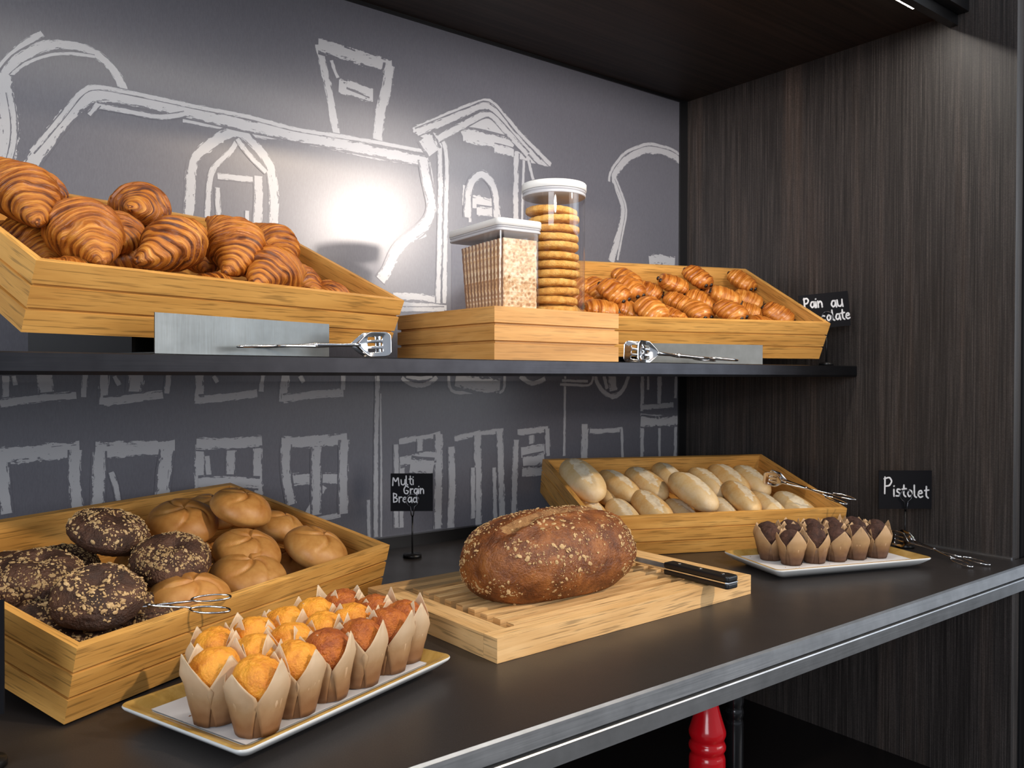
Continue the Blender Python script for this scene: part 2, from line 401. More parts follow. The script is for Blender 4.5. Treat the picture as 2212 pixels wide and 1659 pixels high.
# counter top
ct = empty('counter_top', frame(0, 0, 0)); tag(ct, 'dark grey composite counter top with a brushed aluminium front edge', 'counter')
slab('top_slab', XL, XS + .0, -.801, 0.03, -.040, 0, M_TOP, ct)
slab('end_slab', XS, 1.80, -.801, -.778, -.040, 0, M_TOP, ct)
def profile_x(name, prof, x0, x1, m_, parent):
    V = []; n_ = len(prof)
    for x in (x0, x1):
        for (y, z) in prof: V.append((x, y, z))
    F = [tuple(range(n_))[::-1], tuple(range(n_, 2 * n_))]
    for i in range(n_):
        j = (i + 1) % n_; F.append((i, j, n_ + j, n_ + i))
    U = [(v[0], v[2]) for v in V]
    return mesh(name, V, F, m_, parent, U)
e1 = profile_x('edge_trim', [(-.8012, -.0002), (-.8046, -.0022), (-.8062, -.0195), (-.8012, -.0200)], XL, 1.80, M_ALU, ct)
e2 = profile_x('edge_rail', [(-.8012, -.0215), (-.8085, -.0222), (-.8095, -.0235), (-.8082, -.0425), (-.8012, -.0425)], XL, 1.80, M_ALU, ct)
slab('side_bead', XS - .006, XS, -.772, 0, .0002, .003, M_ALU, ct)

# upper shelf, its back edge a little off the mural
sh = empty('wall_shelf', frame(0, 0, 0)); tag(sh, 'long dark metal shelf across the mural, carrying the upper crates', 'shelf')
slab('shelf_board', XL, XS - .002, -DS + .002, -.030, ZS - TS + .001, ZS, M_BLACKM, sh)
profile_x('edge_trim', [(-DS + .0016, ZS + .0001), (-DS, ZS - .0012), (-DS, ZS - TS + .004), (-DS + .0016, ZS - TS)], XL, XS - .002, M_ALUD, sh)

# ---------------------------------------------------------------- crates
CL, CW, CH, CT = .5288, .3238, .0765, .0095
def crate_panel(L, h, t, seed, g=.0030, w_=.0016):
    """upright panel along x, outer face at y=0, three planks with grooves, mitred ends"""
    z1, z2 = h / 3, 2 * h / 3
    prof = [(0, 0), (0, z1 - w_), (g, z1 - w_ * .6), (g, z1 + w_ * .6), (0, z1 + w_), (0, z2 - w_), (g, z2 - w_ * .6), (g, z2 + w_ * .6), (0, z2 + w_), (0, h), (t, h), (t, 0)]
    V = []; UV = []; F = []
    n_ = len(prof)
    def seg(i, j):
        k = len(V); (d0, za), (d1, zb) = prof[i], prof[j]
        for (d, z, x) in ((d0, za, -L / 2 + d0), (d0, za, L / 2 - d0), (d1, zb, L / 2 - d1), (d1, zb, -L / 2 + d1)):
            V.append((x, d, z)); plank = int(min(2, (za + zb) / 2 / h * 3))
            UV.append((x + seed + plank * 1.7, z + d + plank * .9 + seed))
        F.append((k, k + 1, k + 2, k + 3))
    for i in range(n_): seg(i, (i + 1) % n_)
    for s_ in (0, 1):
        k = len(V)
        for (d, z) in prof: V.append(((-L / 2 + d) if s_ == 0 else (L / 2 - d), d, z)); UV.append((seed, z * .3 + seed))
        F.append(tuple(range(k, k + n_)) if s_ == 0 else tuple(range(k, k + n_))[::-1])
    return V, F, UV
def make_crate(name, label, M, group=None, L=CL, W=CW, h=CH, m_=M_OAK, seed=0, lid=False):
    c = empty(name, M); tag(c, label, 'crate' if not lid else 'riser', group)
    def side(nm, LL, T, s_):
        V, F, UV = crate_panel(LL, h, CT, s_, *((.0045, .0024) if lid else (.0032, .0017)))
        o = mesh(nm, [tuple(T @ Vector(v)) for v in V], F, m_, c, UV); bevel(o, .0009, 2, 50); return o
    side('front_panel', L, Matrix.Identity(4), seed + .1)
    side('back_panel', L, Matrix.Translation((0, W, 0)) @ Matrix.Rotation(pi, 4, 'Z'), seed + 3.3)
    side('end_panel', W, Matrix.Translation((L / 2, W / 2, 0)) @ Matrix.Rotation(pi / 2, 4, 'Z'), seed + 5.2)
    side('end_panel', W, Matrix.Translation((-L / 2, W / 2, 0)) @ Matrix.Rotation(-pi / 2, 4, 'Z'), seed + 8.1)
    i = CT + .0003
    if lid: MB().box(-L / 2 + i, L / 2 - i, i, W - i, h - .010, h - .0025, 0).build('top_board', m_, c)
    else: MB().box(-L / 2 + i, L / 2 - i, i, W - i, .003, .009, 0).build('bottom_board', m_, c)
    return c
MUL = frame(.3762, -.3704, .3752, R(16.87), R(24.44))
MUR = frame(1.2607, -.3799, .3685, R(-19.66), R(26.07))
MLR = frame(1.2804, -.4056, .0010, R(-23.65), R(13.76))
MLL = frame(.3813, -.4116, .0022, R(27.38), R(13.61))
make_crate('bread_crate', 'tilted oak crate of croissants, left on the upper shelf', MUL, seed=1)
make_crate('bread_crate', 'tilted oak crate of chocolate pastries, right on the upper shelf', MUR, seed=12)
make_crate('bread_crate', 'oak crate of pale oval rolls at the right rear of the counter', MLR, seed=23)
make_crate('bread_crate', 'oak crate of dark seeded buns and round rolls, left on the counter', MLL, seed=34)
make_crate('display_box', 'upturned oak box carrying the two clear jars on the shelf', frame(.8294, -.4603, ZS + .0003), L=.2479, W=.2728, m_=M_OAKB, seed=45, lid=True)

# stands that hold the crates at their slope
def wedge(name, M, x0, x1, y0, y1, zfront, tilt, base, m_, parent):
    """box whose top follows the crate's bottom; written in world axes turned by the crate's yaw"""
    V = []
    for x in (x0, x1):
        for y in (y0, y1): V += [(x, y, 0), (x, y, zfront + math.tan(tilt) * y - .0012)]
    F = [(0, 1, 3, 2), (4, 6, 7, 5), (0, 4, 5, 1), (2, 3, 7, 6), (1, 5, 7, 3), (0, 2, 6, 4)]
    return mesh(name, V, F, m_, parent)
def stand(M, yaw, tilt, z, label, x0, x1, px0, px1, py, ph, steel=True, front=.03):
    o = empty('display_stand', frame(M.translation.x, M.translation.y, z, yaw)); tag(o, label, 'display stand')
    zf = M.translation.z - z
    for xa in (x0, x1 - .004): wedge('side_bracket', M, xa, xa + .004, front, .28, zf, tilt, z, M_BLACKM, o)
    MB().box(x0 + .0045, x1 - .0045, .268, .272, .0, zf + math.tan(tilt) * .268 - .002).build('back_plate', M_BLACKM, o)
    if steel:
        MB().box(px0, px1, py, py + .0015, 0.0002, ph).build('front_plate', M_PLATE, o)
        MB().box(px0, px1, py + .0017, front + .03, 0.0002, .0016).build('base_plate', M_PLATE, o)
    return o
stand(MUL, R(16.87), R(24.44), ZS + .0003, 'steel stand with a wide upright front plate under the croissant crate', -.130, .12, -.152, .096, -.053, .0445)
stand(MUR, R(-19.66), R(26.07), ZS + .0003, 'steel stand with an upright front plate under the chocolate pastry crate', -.16, .10, -.150, .118, -.0205, .0375)
for M_, yw, tl, lb in ((MLR, -23.65, 13.76, 'low black stand under the rear of the oval roll crate'), (MLL, 27.38, 13.61, 'low black stand under the rear of the dark bun crate')):
    stand(M_, R(yw), R(tl), 0.0002, lb, -.2, .2, 0, 0, 0, 0, False, .06)

# ---------------------------------------------------------------- baked goods: materials
def croissant_mat():
    m_, nt, b = mat('croissant_crust')
    tc = N(nt, 'ShaderNodeTexCoord'); sp = N(nt, 'ShaderNodeSeparateXYZ'); nt.links.new(tc.outputs['UV'], sp.inputs[0])
    u, v = sp.outputs[0], sp.outputs[1]
    cb = N(nt, 'ShaderNodeCombineXYZ'); nt.links.new(math_(nt, 'MULTIPLY', u, 3.2), cb.inputs[0]); nt.links.new(math_(nt, 'MULTIPLY', v, 2.6), cb.inputs[1]); nt.links.new(math_(nt, 'MULTIPLY', objrand(nt), 9.0), cb.inputs[2])
    s1 = noi(nt, cb.outputs[0], 1.0, 5, .65, .5)
    s2 = noi(nt, coords(nt, 'Object'), 30, 4, .6, .6)
    fr = math_(nt, 'FRACT', u)
    edge = ramp(nt, fr, [(0.0, (.25,) * 3), (.18, (0, 0, 0)), (.55, (0, 0, 0)), (.93, (1, 1, 1))])
    a = math_(nt, 'MULTIPLY_ADD', s1, .85, math_(nt, 'MULTIPLY', s2, .40))
    a = math_(nt, 'MULTIPLY_ADD', edge, -.15, a)
    c = ramp(nt, a, [(.36, (.080, .018, .004)), (.48, (.26, .070, .009)), (.59, (.48, .155, .019)), (.73, (.66, .27, .042)), (.92, (.80, .48, .14))])
    nt.links.new(c, b.inputs['Base Color']); b.inputs['Roughness'].default_value = .36; b.inputs['Specular IOR Level'].default_value = .5
    h = math_(nt, 'MULTIPLY_ADD', s1, 1.0, math_(nt, 'MULTIPLY', s2, .5)); bump(nt, b, h, .9, .0032)
    b.inputs['Subsurface Weight'].default_value = .06; b.inputs['Subsurface Radius'].default_value = (.01, .005, .002); b.inputs['Subsurface Scale'].default_value = .3
    return m_
M_CRO = croissant_mat()
def pain_mat():
    m_, nt, b = mat('pastry_crust_dark')
    tc = N(nt, 'ShaderNodeTexCoord'); sp = N(nt, 'ShaderNodeSeparateXYZ'); nt.links.new(tc.outputs['UV'], sp.inputs[0])
    cb = N(nt, 'ShaderNodeCombineXYZ'); nt.links.new(math_(nt, 'MULTIPLY', sp.outputs[0], 4.5), cb.inputs[0]); nt.links.new(math_(nt, 'MULTIPLY', sp.outputs[1], 1.2), cb.inputs[1]); nt.links.new(math_(nt, 'MULTIPLY', objrand(nt), 9.0), cb.inputs[2])
    s1 = noi(nt, cb.outputs[0], 1.0, 3, .6, .3); s2 = noi(nt, coords(nt, 'Object'), 34, 4, .6, .4)
    a = math_(nt, 'MULTIPLY_ADD', s1, .7, math_(nt, 'MULTIPLY', s2, .45))
    a = math_(nt, 'MULTIPLY_ADD', objrand(nt), .10, a)
    c = ramp(nt, a, [(.40, (.10, .022, .004)), (.53, (.29, .075, .010)), (.65, (.50, .175, .026)), (.80, (.68, .32, .07))])
    nt.links.new(c, b.inputs['Base Color']); b.inputs['Roughness'].default_value = .26
    bump(nt, b, math_(nt, 'ADD', s1, s2), .5, .0018)
    return m_
M_PAIN = pain_mat()
def bread_mat(name, stops, rough=.6, sc=18, bs=.3, bd=.001, top=None, rnd_amt=.08):
    """crust colour from noise and from how high on the roll the crust lies (baking), object coordinates"""
    m_, nt, b = mat(name)
    v = coords(nt); s = noi(nt, v, sc, 5, .6, .3); s2 = noi(nt, v, sc * 9, 3, .6)
    a = math_(nt, 'MULTIPLY_ADD', s, .8, math_(nt, 'MULTIPLY', s2, .2))
    if top:
        sp = N(nt, 'ShaderNodeSeparateXYZ'); nt.links.new(v, sp.inputs[0])
        a = math_(nt, 'MULTIPLY_ADD', sp.outputs[2], top, a)
    a = math_(nt, 'MULTIPLY_ADD', objrand(nt), rnd_amt, a)
    c = ramp(nt, a, stops); nt.links.new(c, b.inputs['Base Color']); b.inputs['Roughness'].default_value = rough
    bump(nt, b, math_(nt, 'MULTIPLY_ADD', s2, .7, s), bs, bd)
    return m_, nt, b
M_KAI = bread_mat('round_roll_crust', [(.36, (.64, .39, .15)), (.52, (.53, .265, .072)), (.68, (.41, .17, .036)), (.9, (.32, .12, .024))], .48, 13, .25, .0008, 4.0)[0]
M_PIS = bread_mat('oval_roll_crust', [(.36, (.54, .25, .060)), (.50, (.66, .39, .14)), (.66, (.72, .52, .26)), (.84, (.77, .61, .39))], .5, 20, .25, .0010, 3.0, .22)[0]
def slit_mix():
    m_, nt, b = bread_mat('oval_roll_cut', [(.3, (.66, .50, .30)), (.6, (.82, .72, .54))], .7, 90, .5, .001); return m_
M_SLIT = slit_mix()
M_DBUN = bread_mat('dark_rye_crust', [(.36, (.026, .011, .006)), (.55, (.068, .029, .016)), (.75, (.17, .080, .046))], .62, 42, 1.0, .0040, None, .12)[0]
M_LOAF = bread_mat('brown_loaf_crust', [(.38, (.065, .020, .007)), (.52, (.155, .047, .012)), (.68, (.30, .105, .026)), (.85, (.46, .20, .058))], .40, 34, 1.0, .0032)[0]
M_CRUMB = bread_mat('torn_crumb', [(.38, (.12, .042, .013)), (.52, (.32, .145, .050)), (.70, (.56, .31, .12))], .75, 70, 1.0, .006)[0]
M_OAT = bread_mat('oat_flakes', [(.3, (.34, .20, .08)), (.6, (.56, .38, .18)), (.85, (.68, .52, .30))], .6, 160, .2, .0004)[0]
M_MUF = bread_mat('golden_muffin_top', [(.34, (.84, .40, .045)), (.50, (.80, .33, .03)), (.64, (.62, .20, .018)), (.80, (.36, .085, .012))], .48, 45, .9, .0026, None, .05)[0]
M_MUFB = bread_mat('browned_muffin_top', [(.32, (.74, .29, .03)), (.46, (.54, .155, .018)), (.62, (.33, .075, .012)), (.80, (.15, .03, .007))], .46, 50, 1.0, .0030, None, .05)[0]
M_MUFC = bread_mat('chocolate_muffin_top', [(.35, (.026, .010, .007)), (.55, (.070, .027, .017)), (.75, (.15, .066, .042))], .6, 80, 1.0, .0045)[0]
M_CHOC = simple('dark_chocolate', (.012, .006, .005), .35)
def paper_mat():
    m_, nt, b = mat('baking_paper')
    v = coords(nt); sp = N(nt, 'ShaderNodeSeparateXYZ'); nt.links.new(v, sp.inputs[0])
    n1 = noi(nt, v, 40, 4, .6, .4)
    # butter soaked, browner paper where the cake touches it
    zf = math_(nt, 'MULTIPLY_ADD', n1, .020, sp.outputs[2])
    c = ramp(nt, math_(nt, 'MULTIPLY', zf, 14.0), [(.30, (.36, .18, .080)), (.50, (.54, .33, .165)), (.70, (.74, .54, .33)), (.95, (.84, .68, .47))])
    nt.links.new(c, b.inputs['Base Color']); b.inputs['Roughness'].default_value = .5
    tr = N(nt, 'ShaderNodeBsdfTranslucent'); nt.links.new(c, tr.inputs[0])
    mx = N(nt, 'ShaderNodeMixShader'); mx.inputs[0].default_value = .32
    nt.links.new(b.outputs[0], mx.inputs[1]); nt.links.new(tr.outputs[0], mx.inputs[2]); nt.links.new(mx.outputs[0], nt.nodes['Material Output'].inputs[0])
    bump(nt, b, n1, .35, .0012)
    return m_
M_PAPER = paper_mat()
def paper_dark():
    m_ = M_PAPER.copy(); m_.name = 'baking_paper_chocolate'
    for n_ in m_.node_tree.nodes:
        if n_.type == 'VALTORGB':
            for e_, c_ in zip(n_.color_ramp.elements, ((.17, .085, .048), (.36, .20, .095), (.62, .40, .20), (.70, .48, .27))): e_.color = (*c_, 1)
    return m_
M_PAPERC = paper_dark()
M_COOKIE = bread_mat('cookie', [(.36, (.50, .22, .040)), (.52, (.76, .39, .075)), (.70, (.86, .56, .16))], .75, 70, .9, .003)[0]
M_CRISP = bread_mat('crispbread', [(.34, (.40, .20, .09)), (.48, (.66, .44, .23)), (.62, (.84, .70, .48)), (.8, (.88, .78, .60))], .8, 110, .7, .0020)[0]
_nt = M_CRISP.node_tree; _vo = N(_nt, 'ShaderNodeTexVoronoi'); _vo.inputs['Scale'].default_value = 125; _vo.inputs['Randomness'].default_value = .55
_nt.links.new(coords(_nt), _vo.inputs['Vector'])
_b = _nt.nodes['Principled BSDF']; _old = _b.inputs['Base Color'].links[0].from_socket
_nt.links.new(mixc(_nt, ramp(_nt, _vo.outputs['Distance'], [(.20, (.75, .75, .75)), (.42, (0, 0, 0))]), _old, (.40, .19, .07)), _b.inputs['Base Color'])
M_CRISPE = bread_mat('crispbread_edge', [(.38, (.24, .12, .065)), (.6, (.44, .25, .14))], .8, 160, .8, .002)[0]

# ---------------------------------------------------------------- baked goods: shapes
def grid(nu, nv, fn, closed_v=True):
    """(nu+1) rings of nv points; poles allowed"""
    V = []; U = []; F = []
    for i in range(nu + 1):
        for k in range(nv):
            p, uv = fn(i / nu, k / nv); V.append(p); U.append(uv)
    for i in range(nu):
        for k in range(nv):
            k2 = (k + 1) % nv
            F.append((i * nv + k, i * nv + k2, (i + 1) * nv + k2, (i + 1) * nv + k))
    F.append(tuple(range(nv))[::-1]); F.append(tuple(nu * nv + k for k in range(nv)))
    return V, F, U
def croissant_geo(seed, L=.135, Rm=.033, bend=.8, layers=3.6, flat=.86):
    """rolled crescent along x, belly at z=0, bend towards -y"""
    def fn(a, bq):
        u = .004 + a * .992; s = abs(2 * u - 1); th = 2 * pi * bq
        env = Rm * (max(0.0, 1 - s ** 1.45) ** .72) + .003 * (1 - s)
        wob = noise.noise(Vector((seed + u * 2.2, cos(th) * 1.0, sin(th) * 1.0)))
        env *= 1 + .16 * smoothstep(.36 + .16 * wob, .30 + .16 * wob, s) * (1 if u < .5 else .8)   # the broad rolled shoulder
        env = max(env, .0050 if 0 < a < 1 else .0022)
        ph = s * layers + .30 * sin(th + seed) + .75 * wob + (.5 if u > .5 else 0)
        fr = ph - math.floor(ph)
        step = (fr if fr < .85 else (1 - (fr - .85) / .15 * 1.0) * .85)
        r = env * (.93 + .115 * step)
        r += env * .040 * noise.noise(Vector((ph * 5 + seed, cos(th) * 1.6, sin(th) * 1.6)))
        r += env * .07 * noise.noise(Vector((u * 5 + seed * 3, cos(th) * 1.3, sin(th) * 1.3)))
        ang = (u - .5) * bend * 2
        Rb = L / (2 * bend) if bend > .05 else 1e3
        c = Vector((Rb * sin(ang), Rb * (cos(ang) - 1), 0)); t = Vector((cos(ang), -sin(ang), 0)); nn = Vector((sin(ang), cos(ang), 0))
        p = c + nn * (cos(th) * r) + Vector((0, 0, 1)) * (sin(th) * r * flat)
        return (p.x, p.y + Rm * .2, p.z), (ph, bq if bq < .5 else 1 - bq)
    return grid(190, 52, fn)
def pain_geo(seed, L=.068, Rx=.0225):
    def fn(a, bq):
        s = 2 * a - 1; th = 2 * pi * bq
        env = (max(0, 1 - abs(s) ** 4.2)) ** .5; env = max(env, .12)
        ph = s * 2.6 + .35 * sin(th * 1 + seed) + .2 * noise.noise(Vector((seed, cos(th), sin(th))))
        fr = ph - math.floor(ph); step = fr if fr < .8 else (1 - fr) * 4
        r = Rx * env * (.93 + .12 * step) * (1 + .06 * noise.noise(Vector((s * 3 + seed, cos(th) * 1.5, sin(th) * 1.5))))
        # the two folded rolls side by side
        rr = r * (1 + .16 * abs(cos(th)) ** 2)
        return (s * L / 2, cos(th) * rr * 1.12, sin(th) * r * .80), (ph, bq if bq < .5 else 1 - bq)
    return grid(44, 32, fn)
def sphere_geo(nu, nv, f):
    """f(dir)->(point); z up"""
    V = []; F = []
    for i in range(nu + 1):
        ph = pi * (i + .0) / nu; ph = min(max(ph, .012), pi - .012)
        for k in range(nv):
            th = 2 * pi * k / nv; d = Vector((sin(ph) * cos(th), sin(ph) * sin(th), cos(ph))); V.append(f(d))
    for i in range(nu):
        for k in range(nv):
            k2 = (k + 1) % nv; F.append((i * nv + k, (i + 1) * nv + k, (i + 1) * nv + k2, i * nv + k2))
    F.append(tuple(range(nv))); F.append(tuple(nu * nv + k for k in range(nv))[::-1])
    return V, F
def kaiser_pt(seed, A=.0450, Hh=.0285):
    def f(d):
        th = math.atan2(d.y, d.x); rho = math.hypot(d.x, d.y)
        up = max(d.z, 0)
        # five curved grooves from the centre
        q = (th + 1.15 * rho + seed) / (2 * pi / 5); fr = abs(q - round(q)) * (2 * pi / 5) * max(rho, .05)
        g = math.exp(-(fr / .055) ** 2) * smoothstep(0.0, .10, up) * smoothstep(1.02, .55, rho)
        # each wedge bulges, with one shoulder higher
        w_ = q - math.floor(q); wedge_ = .025 * w_ * smoothstep(.05, .5, rho) * smoothstep(0, .3, up)
        r = 1 - .085 * g + wedge_ + .035 * nz(d.x + seed, d.y, d.z, 2.2)
        z = d.z * Hh * (1.0 if d.z > 0 else .72)
        rb = 1 + (r - 1) * .35; return (d.x * A * rb * (1 + .03 * sin(seed)), d.y * A * rb, z * (1 + (r - 1) * 1.5 if d.z > 0 else 1))
    return f
def dbun_pt(seed, A=.0490, Hh=.0285):
    def f(d):
        rho = math.hypot(d.x, d.y); up = max(d.z, 0)
        dim = .30 * math.exp(-((d.x - .1 * sin(seed)) ** 2 + (d.y) ** 2) / .045) * smoothstep(0, .4, up)
        crease = .10 * math.exp(-((d.y - .1 * d.x + .05 * sin(9 * d.x)) / .07) ** 2) * smoothstep(.1, .6, up) * smoothstep(-.2, .5, d.x * cos(seed))
        r = 1 + .07 * nz(d.x + seed, d.y, d.z, 1.7) + .030 * nz(d.x + seed, d.y, d.z, 6) + .016 * nz(d.x, d.y, d.z + seed, 17)
        z = d.z * Hh * (1.0 - dim - crease if d.z > 0 else .8)
        return (d.x * A * r, d.y * A * r * .94, z * r)
    return f
def pistolet_pt(seed, L=.150, W=.066, Hh=.058):
    def f(d):
        e = .86
        x = math.copysign(abs(d.x) ** e, d.x); rho = math.sqrt(max(0, 1 - min(1, abs(x)) ** 2.6))
        yz = math.hypot(d.y, d.z) or 1e-6
        cy, cz = d.y / yz, d.z / yz
        r = rho ** .9 if rho > 0 else 0
        g = math.exp(-((cy + .10 * sin(2.2 * x + seed)) / .26) ** 2) * (1 if cz > 0 else 0) * smoothstep(.92, .70, abs(x))
        jag = nz(x * 2 + seed, cy * 2, 0, 3)
        rr = r * (1 - .085 * g * (1 + jag) + .04 * nz(x + seed, cy, cz, 1.6))
        lip_ = .05 * math.exp(-((cy - .33) / .12) ** 2) * (1 if cz > 0 else 0) * smoothstep(.85, .55, abs(x))
        rr *= 1 + lip_
        return (x * L / 2, cy * rr * W / 2, cz * rr * Hh / 2 * (1 if cz > 0 else .85))
    return f
def scatter_flakes(ptf, n_, seed, size, region, lift=.0004):
    """little oval flakes lying on the surface ptf(dir)"""
    rg = random.Random(seed); V = []; F = []
    c = 0; tries = 0
    while c < n_ and tries < n_ * 30:
        tries += 1
        d = Vector((rg.gauss(0, 1), rg.gauss(0, 1), rg.gauss(0, 1))).normalized()
        if rg.random() > region(d): continue
        c += 1
        a = d.orthogonal().normalized(); b_ = d.cross(a)
        p = Vector(ptf(d)); p1 = Vector(ptf((d + a * .02).normalized())); p2 = Vector(ptf((d + b_ * .02).normalized()))
        nn = (p1 - p).cross(p2 - p)
        if nn.length < 1e-12: continue
        nn.normalize()
        if nn.dot(p) < 0: nn = -nn
        nn = (nn + Vector((rg.uniform(-.35, .35), rg.uniform(-.35, .35), rg.uniform(-.35, .35)))).normalized()
        ta = nn.orthogonal().normalized(); tb = nn.cross(ta); an = rg.random() * 6.3
        ta, tb = ta * cos(an) + tb * sin(an), tb * cos(an) - ta * sin(an)
        s = size * rg.choice((.35, .4, .45, .5, .5, .6, .75, 1.0, 1.5)) * rg.uniform(.8, 1.2); asp = rg.uniform(.5, .75)
        k0 = len(V); V.append(tuple(p + nn * (lift + s * .28)))
        for k in range(6):
            th = k * pi / 3; V.append(tuple(p + nn * (lift + s * .06) + ta * cos(th) * s + tb * sin(th) * s * asp))
        for k in range(6):
            th = k * pi / 3; V.append(tuple(p - nn * s * .12 + ta * cos(th) * s * .8 + tb * sin(th) * s * asp * .8))
        for k in range(6):
            k2 = (k + 1) % 6
            F.append((k0, k0 + 1 + k, k0 + 1 + k2)); F.append((k0 + 1 + k, k0 + 7 + k, k0 + 7 + k2, k0 + 1 + k2))
    return V, F
def copy_thing(o, children=True):
    c = o.copy(); COL.objects.link(c)
    for ch in list(o.children):
        d = ch.copy(); COL.objects.link(d); d.parent = c
    return c

class Stock:
    """first use hands out the original, later uses copy it"""
    def __init__(s, makers): s.mk = makers; s.o = [None] * len(makers)
    def get(s, i):
        i %= len(s.mk)
        if s.o[i] is None:
            s.o[i] = s.mk[i](); return s.o[i]
        return copy_thing(s.o[i])
def put(o, M, label, cat, group):
    o.parent = None; o.matrix_world = M; tag(o, label, cat, group); return o
def settle(o, MF, d=.0102, r=(CL, CW, CH)):
    """keep a piece inside the crate: clear of the walls below the rim and of the bottom board"""
    me = o.data; 
    for _ in range(2):
        T = MF.inverted() @ o.matrix_world; P = [T @ v.co for v in me.vertices]
        zz = min(p.z for p in P); dz = max(0, .0095 - zz)
        Q = [p for p in P if p.z + dz < r[2] + .0005]
        dx = dy = 0
        if Q:
            a, b_ = min(p.x for p in Q), max(p.x for p in Q); c, e = min(p.y for p in Q), max(p.y for p in Q)
            if a < -r[0] / 2 + d: dx = -r[0] / 2 + d - a
            elif b_ > r[0] / 2 - d: dx = r[0] / 2 - d - b_
            if c < d: dy = d - c
            elif e > r[1] - d: dy = r[1] - d - e
        o.matrix_world = MF @ Matrix.Translation((dx, dy, dz)) @ T
def along(MF, a, b, up=(0, 0, 1), roll=0, sc=1.0):
    """matrix whose x axis runs from a to b (frame coordinates), at the middle"""
    a, b = Vector(a), Vector(b); x = (b - a).normalized(); z = Vector(up); y = z.cross(x).normalized(); z = x.cross(y)
    M = Matrix((x, y, z)).transposed().to_4x4()
    return MF @ Matrix.Translation((a + b) / 2) @ M @ Matrix.Rotation(roll, 4, 'X') @ Matrix.Scale(sc, 4)

# croissants
def mk_cro(i):
    def f():
        p = [(1, .150, .0335, .50, 7.5), (2.3, .145, .0345, .80, 8.5), (4.1, .155, .0325, .30, 8.0), (6.7, .140, .0335, .65, 7.0)][i]
        V, F, U = croissant_geo(*p); o = mesh('croissant', V, F, M_CRO, None, U, True); return o
    return f
CRO = Stock([mk_cro(i) for i in range(4)])
G = 'croissants heaped in the upper left crate'
cro = [ # tail, tip (crate coordinates), roll, scale, variant, label
 ((-.232,.215,.128),(-.222,.075,.088),0,.98,0,'croissant at the top left corner of the croissant crate, cut off by the photo edge'),
 ((-.262,.195,.045),(-.214,.085,.050),.3,.92,1,'croissant low at the far left of the crate, under the topmost left one'),
 ((-.180,.165,.096),(-.186,.018,.078),.2,1.12,2,'largest croissant, broad shouldered, lying on top near the crate left end'),
 ((-.178,.255,.090),(-.200,.140,.090),.5,.92,3,'croissant behind the largest broad shouldered croissant'),
 ((-.078,.225,.076),(-.112,.120,.064),-.2,.86,1,'small croissant pointing down between the largest croissant and the end-on one'),
 ((-.012,.290,.088),(-.072,.170,.104),0,1.0,3,'croissant seen end-on, high at the crate back'),
 ((-.020,.130,.105),(-.125,.050,.072),.3,1.04,0,'croissant lying crosswise with its tip to the left, front middle'),
 ((-.030,.185,.040),(-.125,.130,.038),0,.92,1,'shaded croissant low behind the crosswise front croissant'),
 ((.050,.245,.065),(.020,.130,.050),.2,.95,2,'croissant half hidden right behind the crosswise front croissant'),
 ((.050,.185,.118),(.006,.040,.066),.2,1.06,1,'long croissant leaning steeply with a dark wrinkled top, crate middle'),
 ((.170,.262,.088),(.160,.145,.070),.1,1.0,0,'croissant lying at the rear right behind the steep long croissant'),
 ((.020,.030,.070),(.128,.085,.078),.4,1.06,2,'plump croissant at the front rim, right of the middle'),
 ((.105,.235,.070),(.110,.120,.055),0,.95,3,'croissant low between the steep long croissant and the rear right one'),
 ((.175,.200,.045),(.180,.080,.040),0,.92,2,'croissant low to the right of the plump front one'),
 ((.262,.130,.026),(.205,.085,.036),0,.80,1,'last croissant lying low and alone near the crate right end'),
 ((-.060,.050,.040),(.030,.045,.036),0,.9,0,'croissant just showing over the front rim under the crosswise one'),
 ((.000,.015,.036),(.080,.045,.034),0,.85,3,'croissant barely showing over the front rim below the steep one'),
 ((-.190,.040,.040),(-.245,.040,.052),0,.80,3,'croissant with a tip poking up at the left front corner'),
 ((.090,.030,.036),(.170,.040,.034),0,.85,0,'croissant low at the front rim, right under the plump one'),
]
for a, b_, ro, sc, v, lb in cro:
    settle(put(CRO.get(v), along(MUL, a, b_, roll=ro, sc=sc * .91), lb, 'croissant', G), MUL)

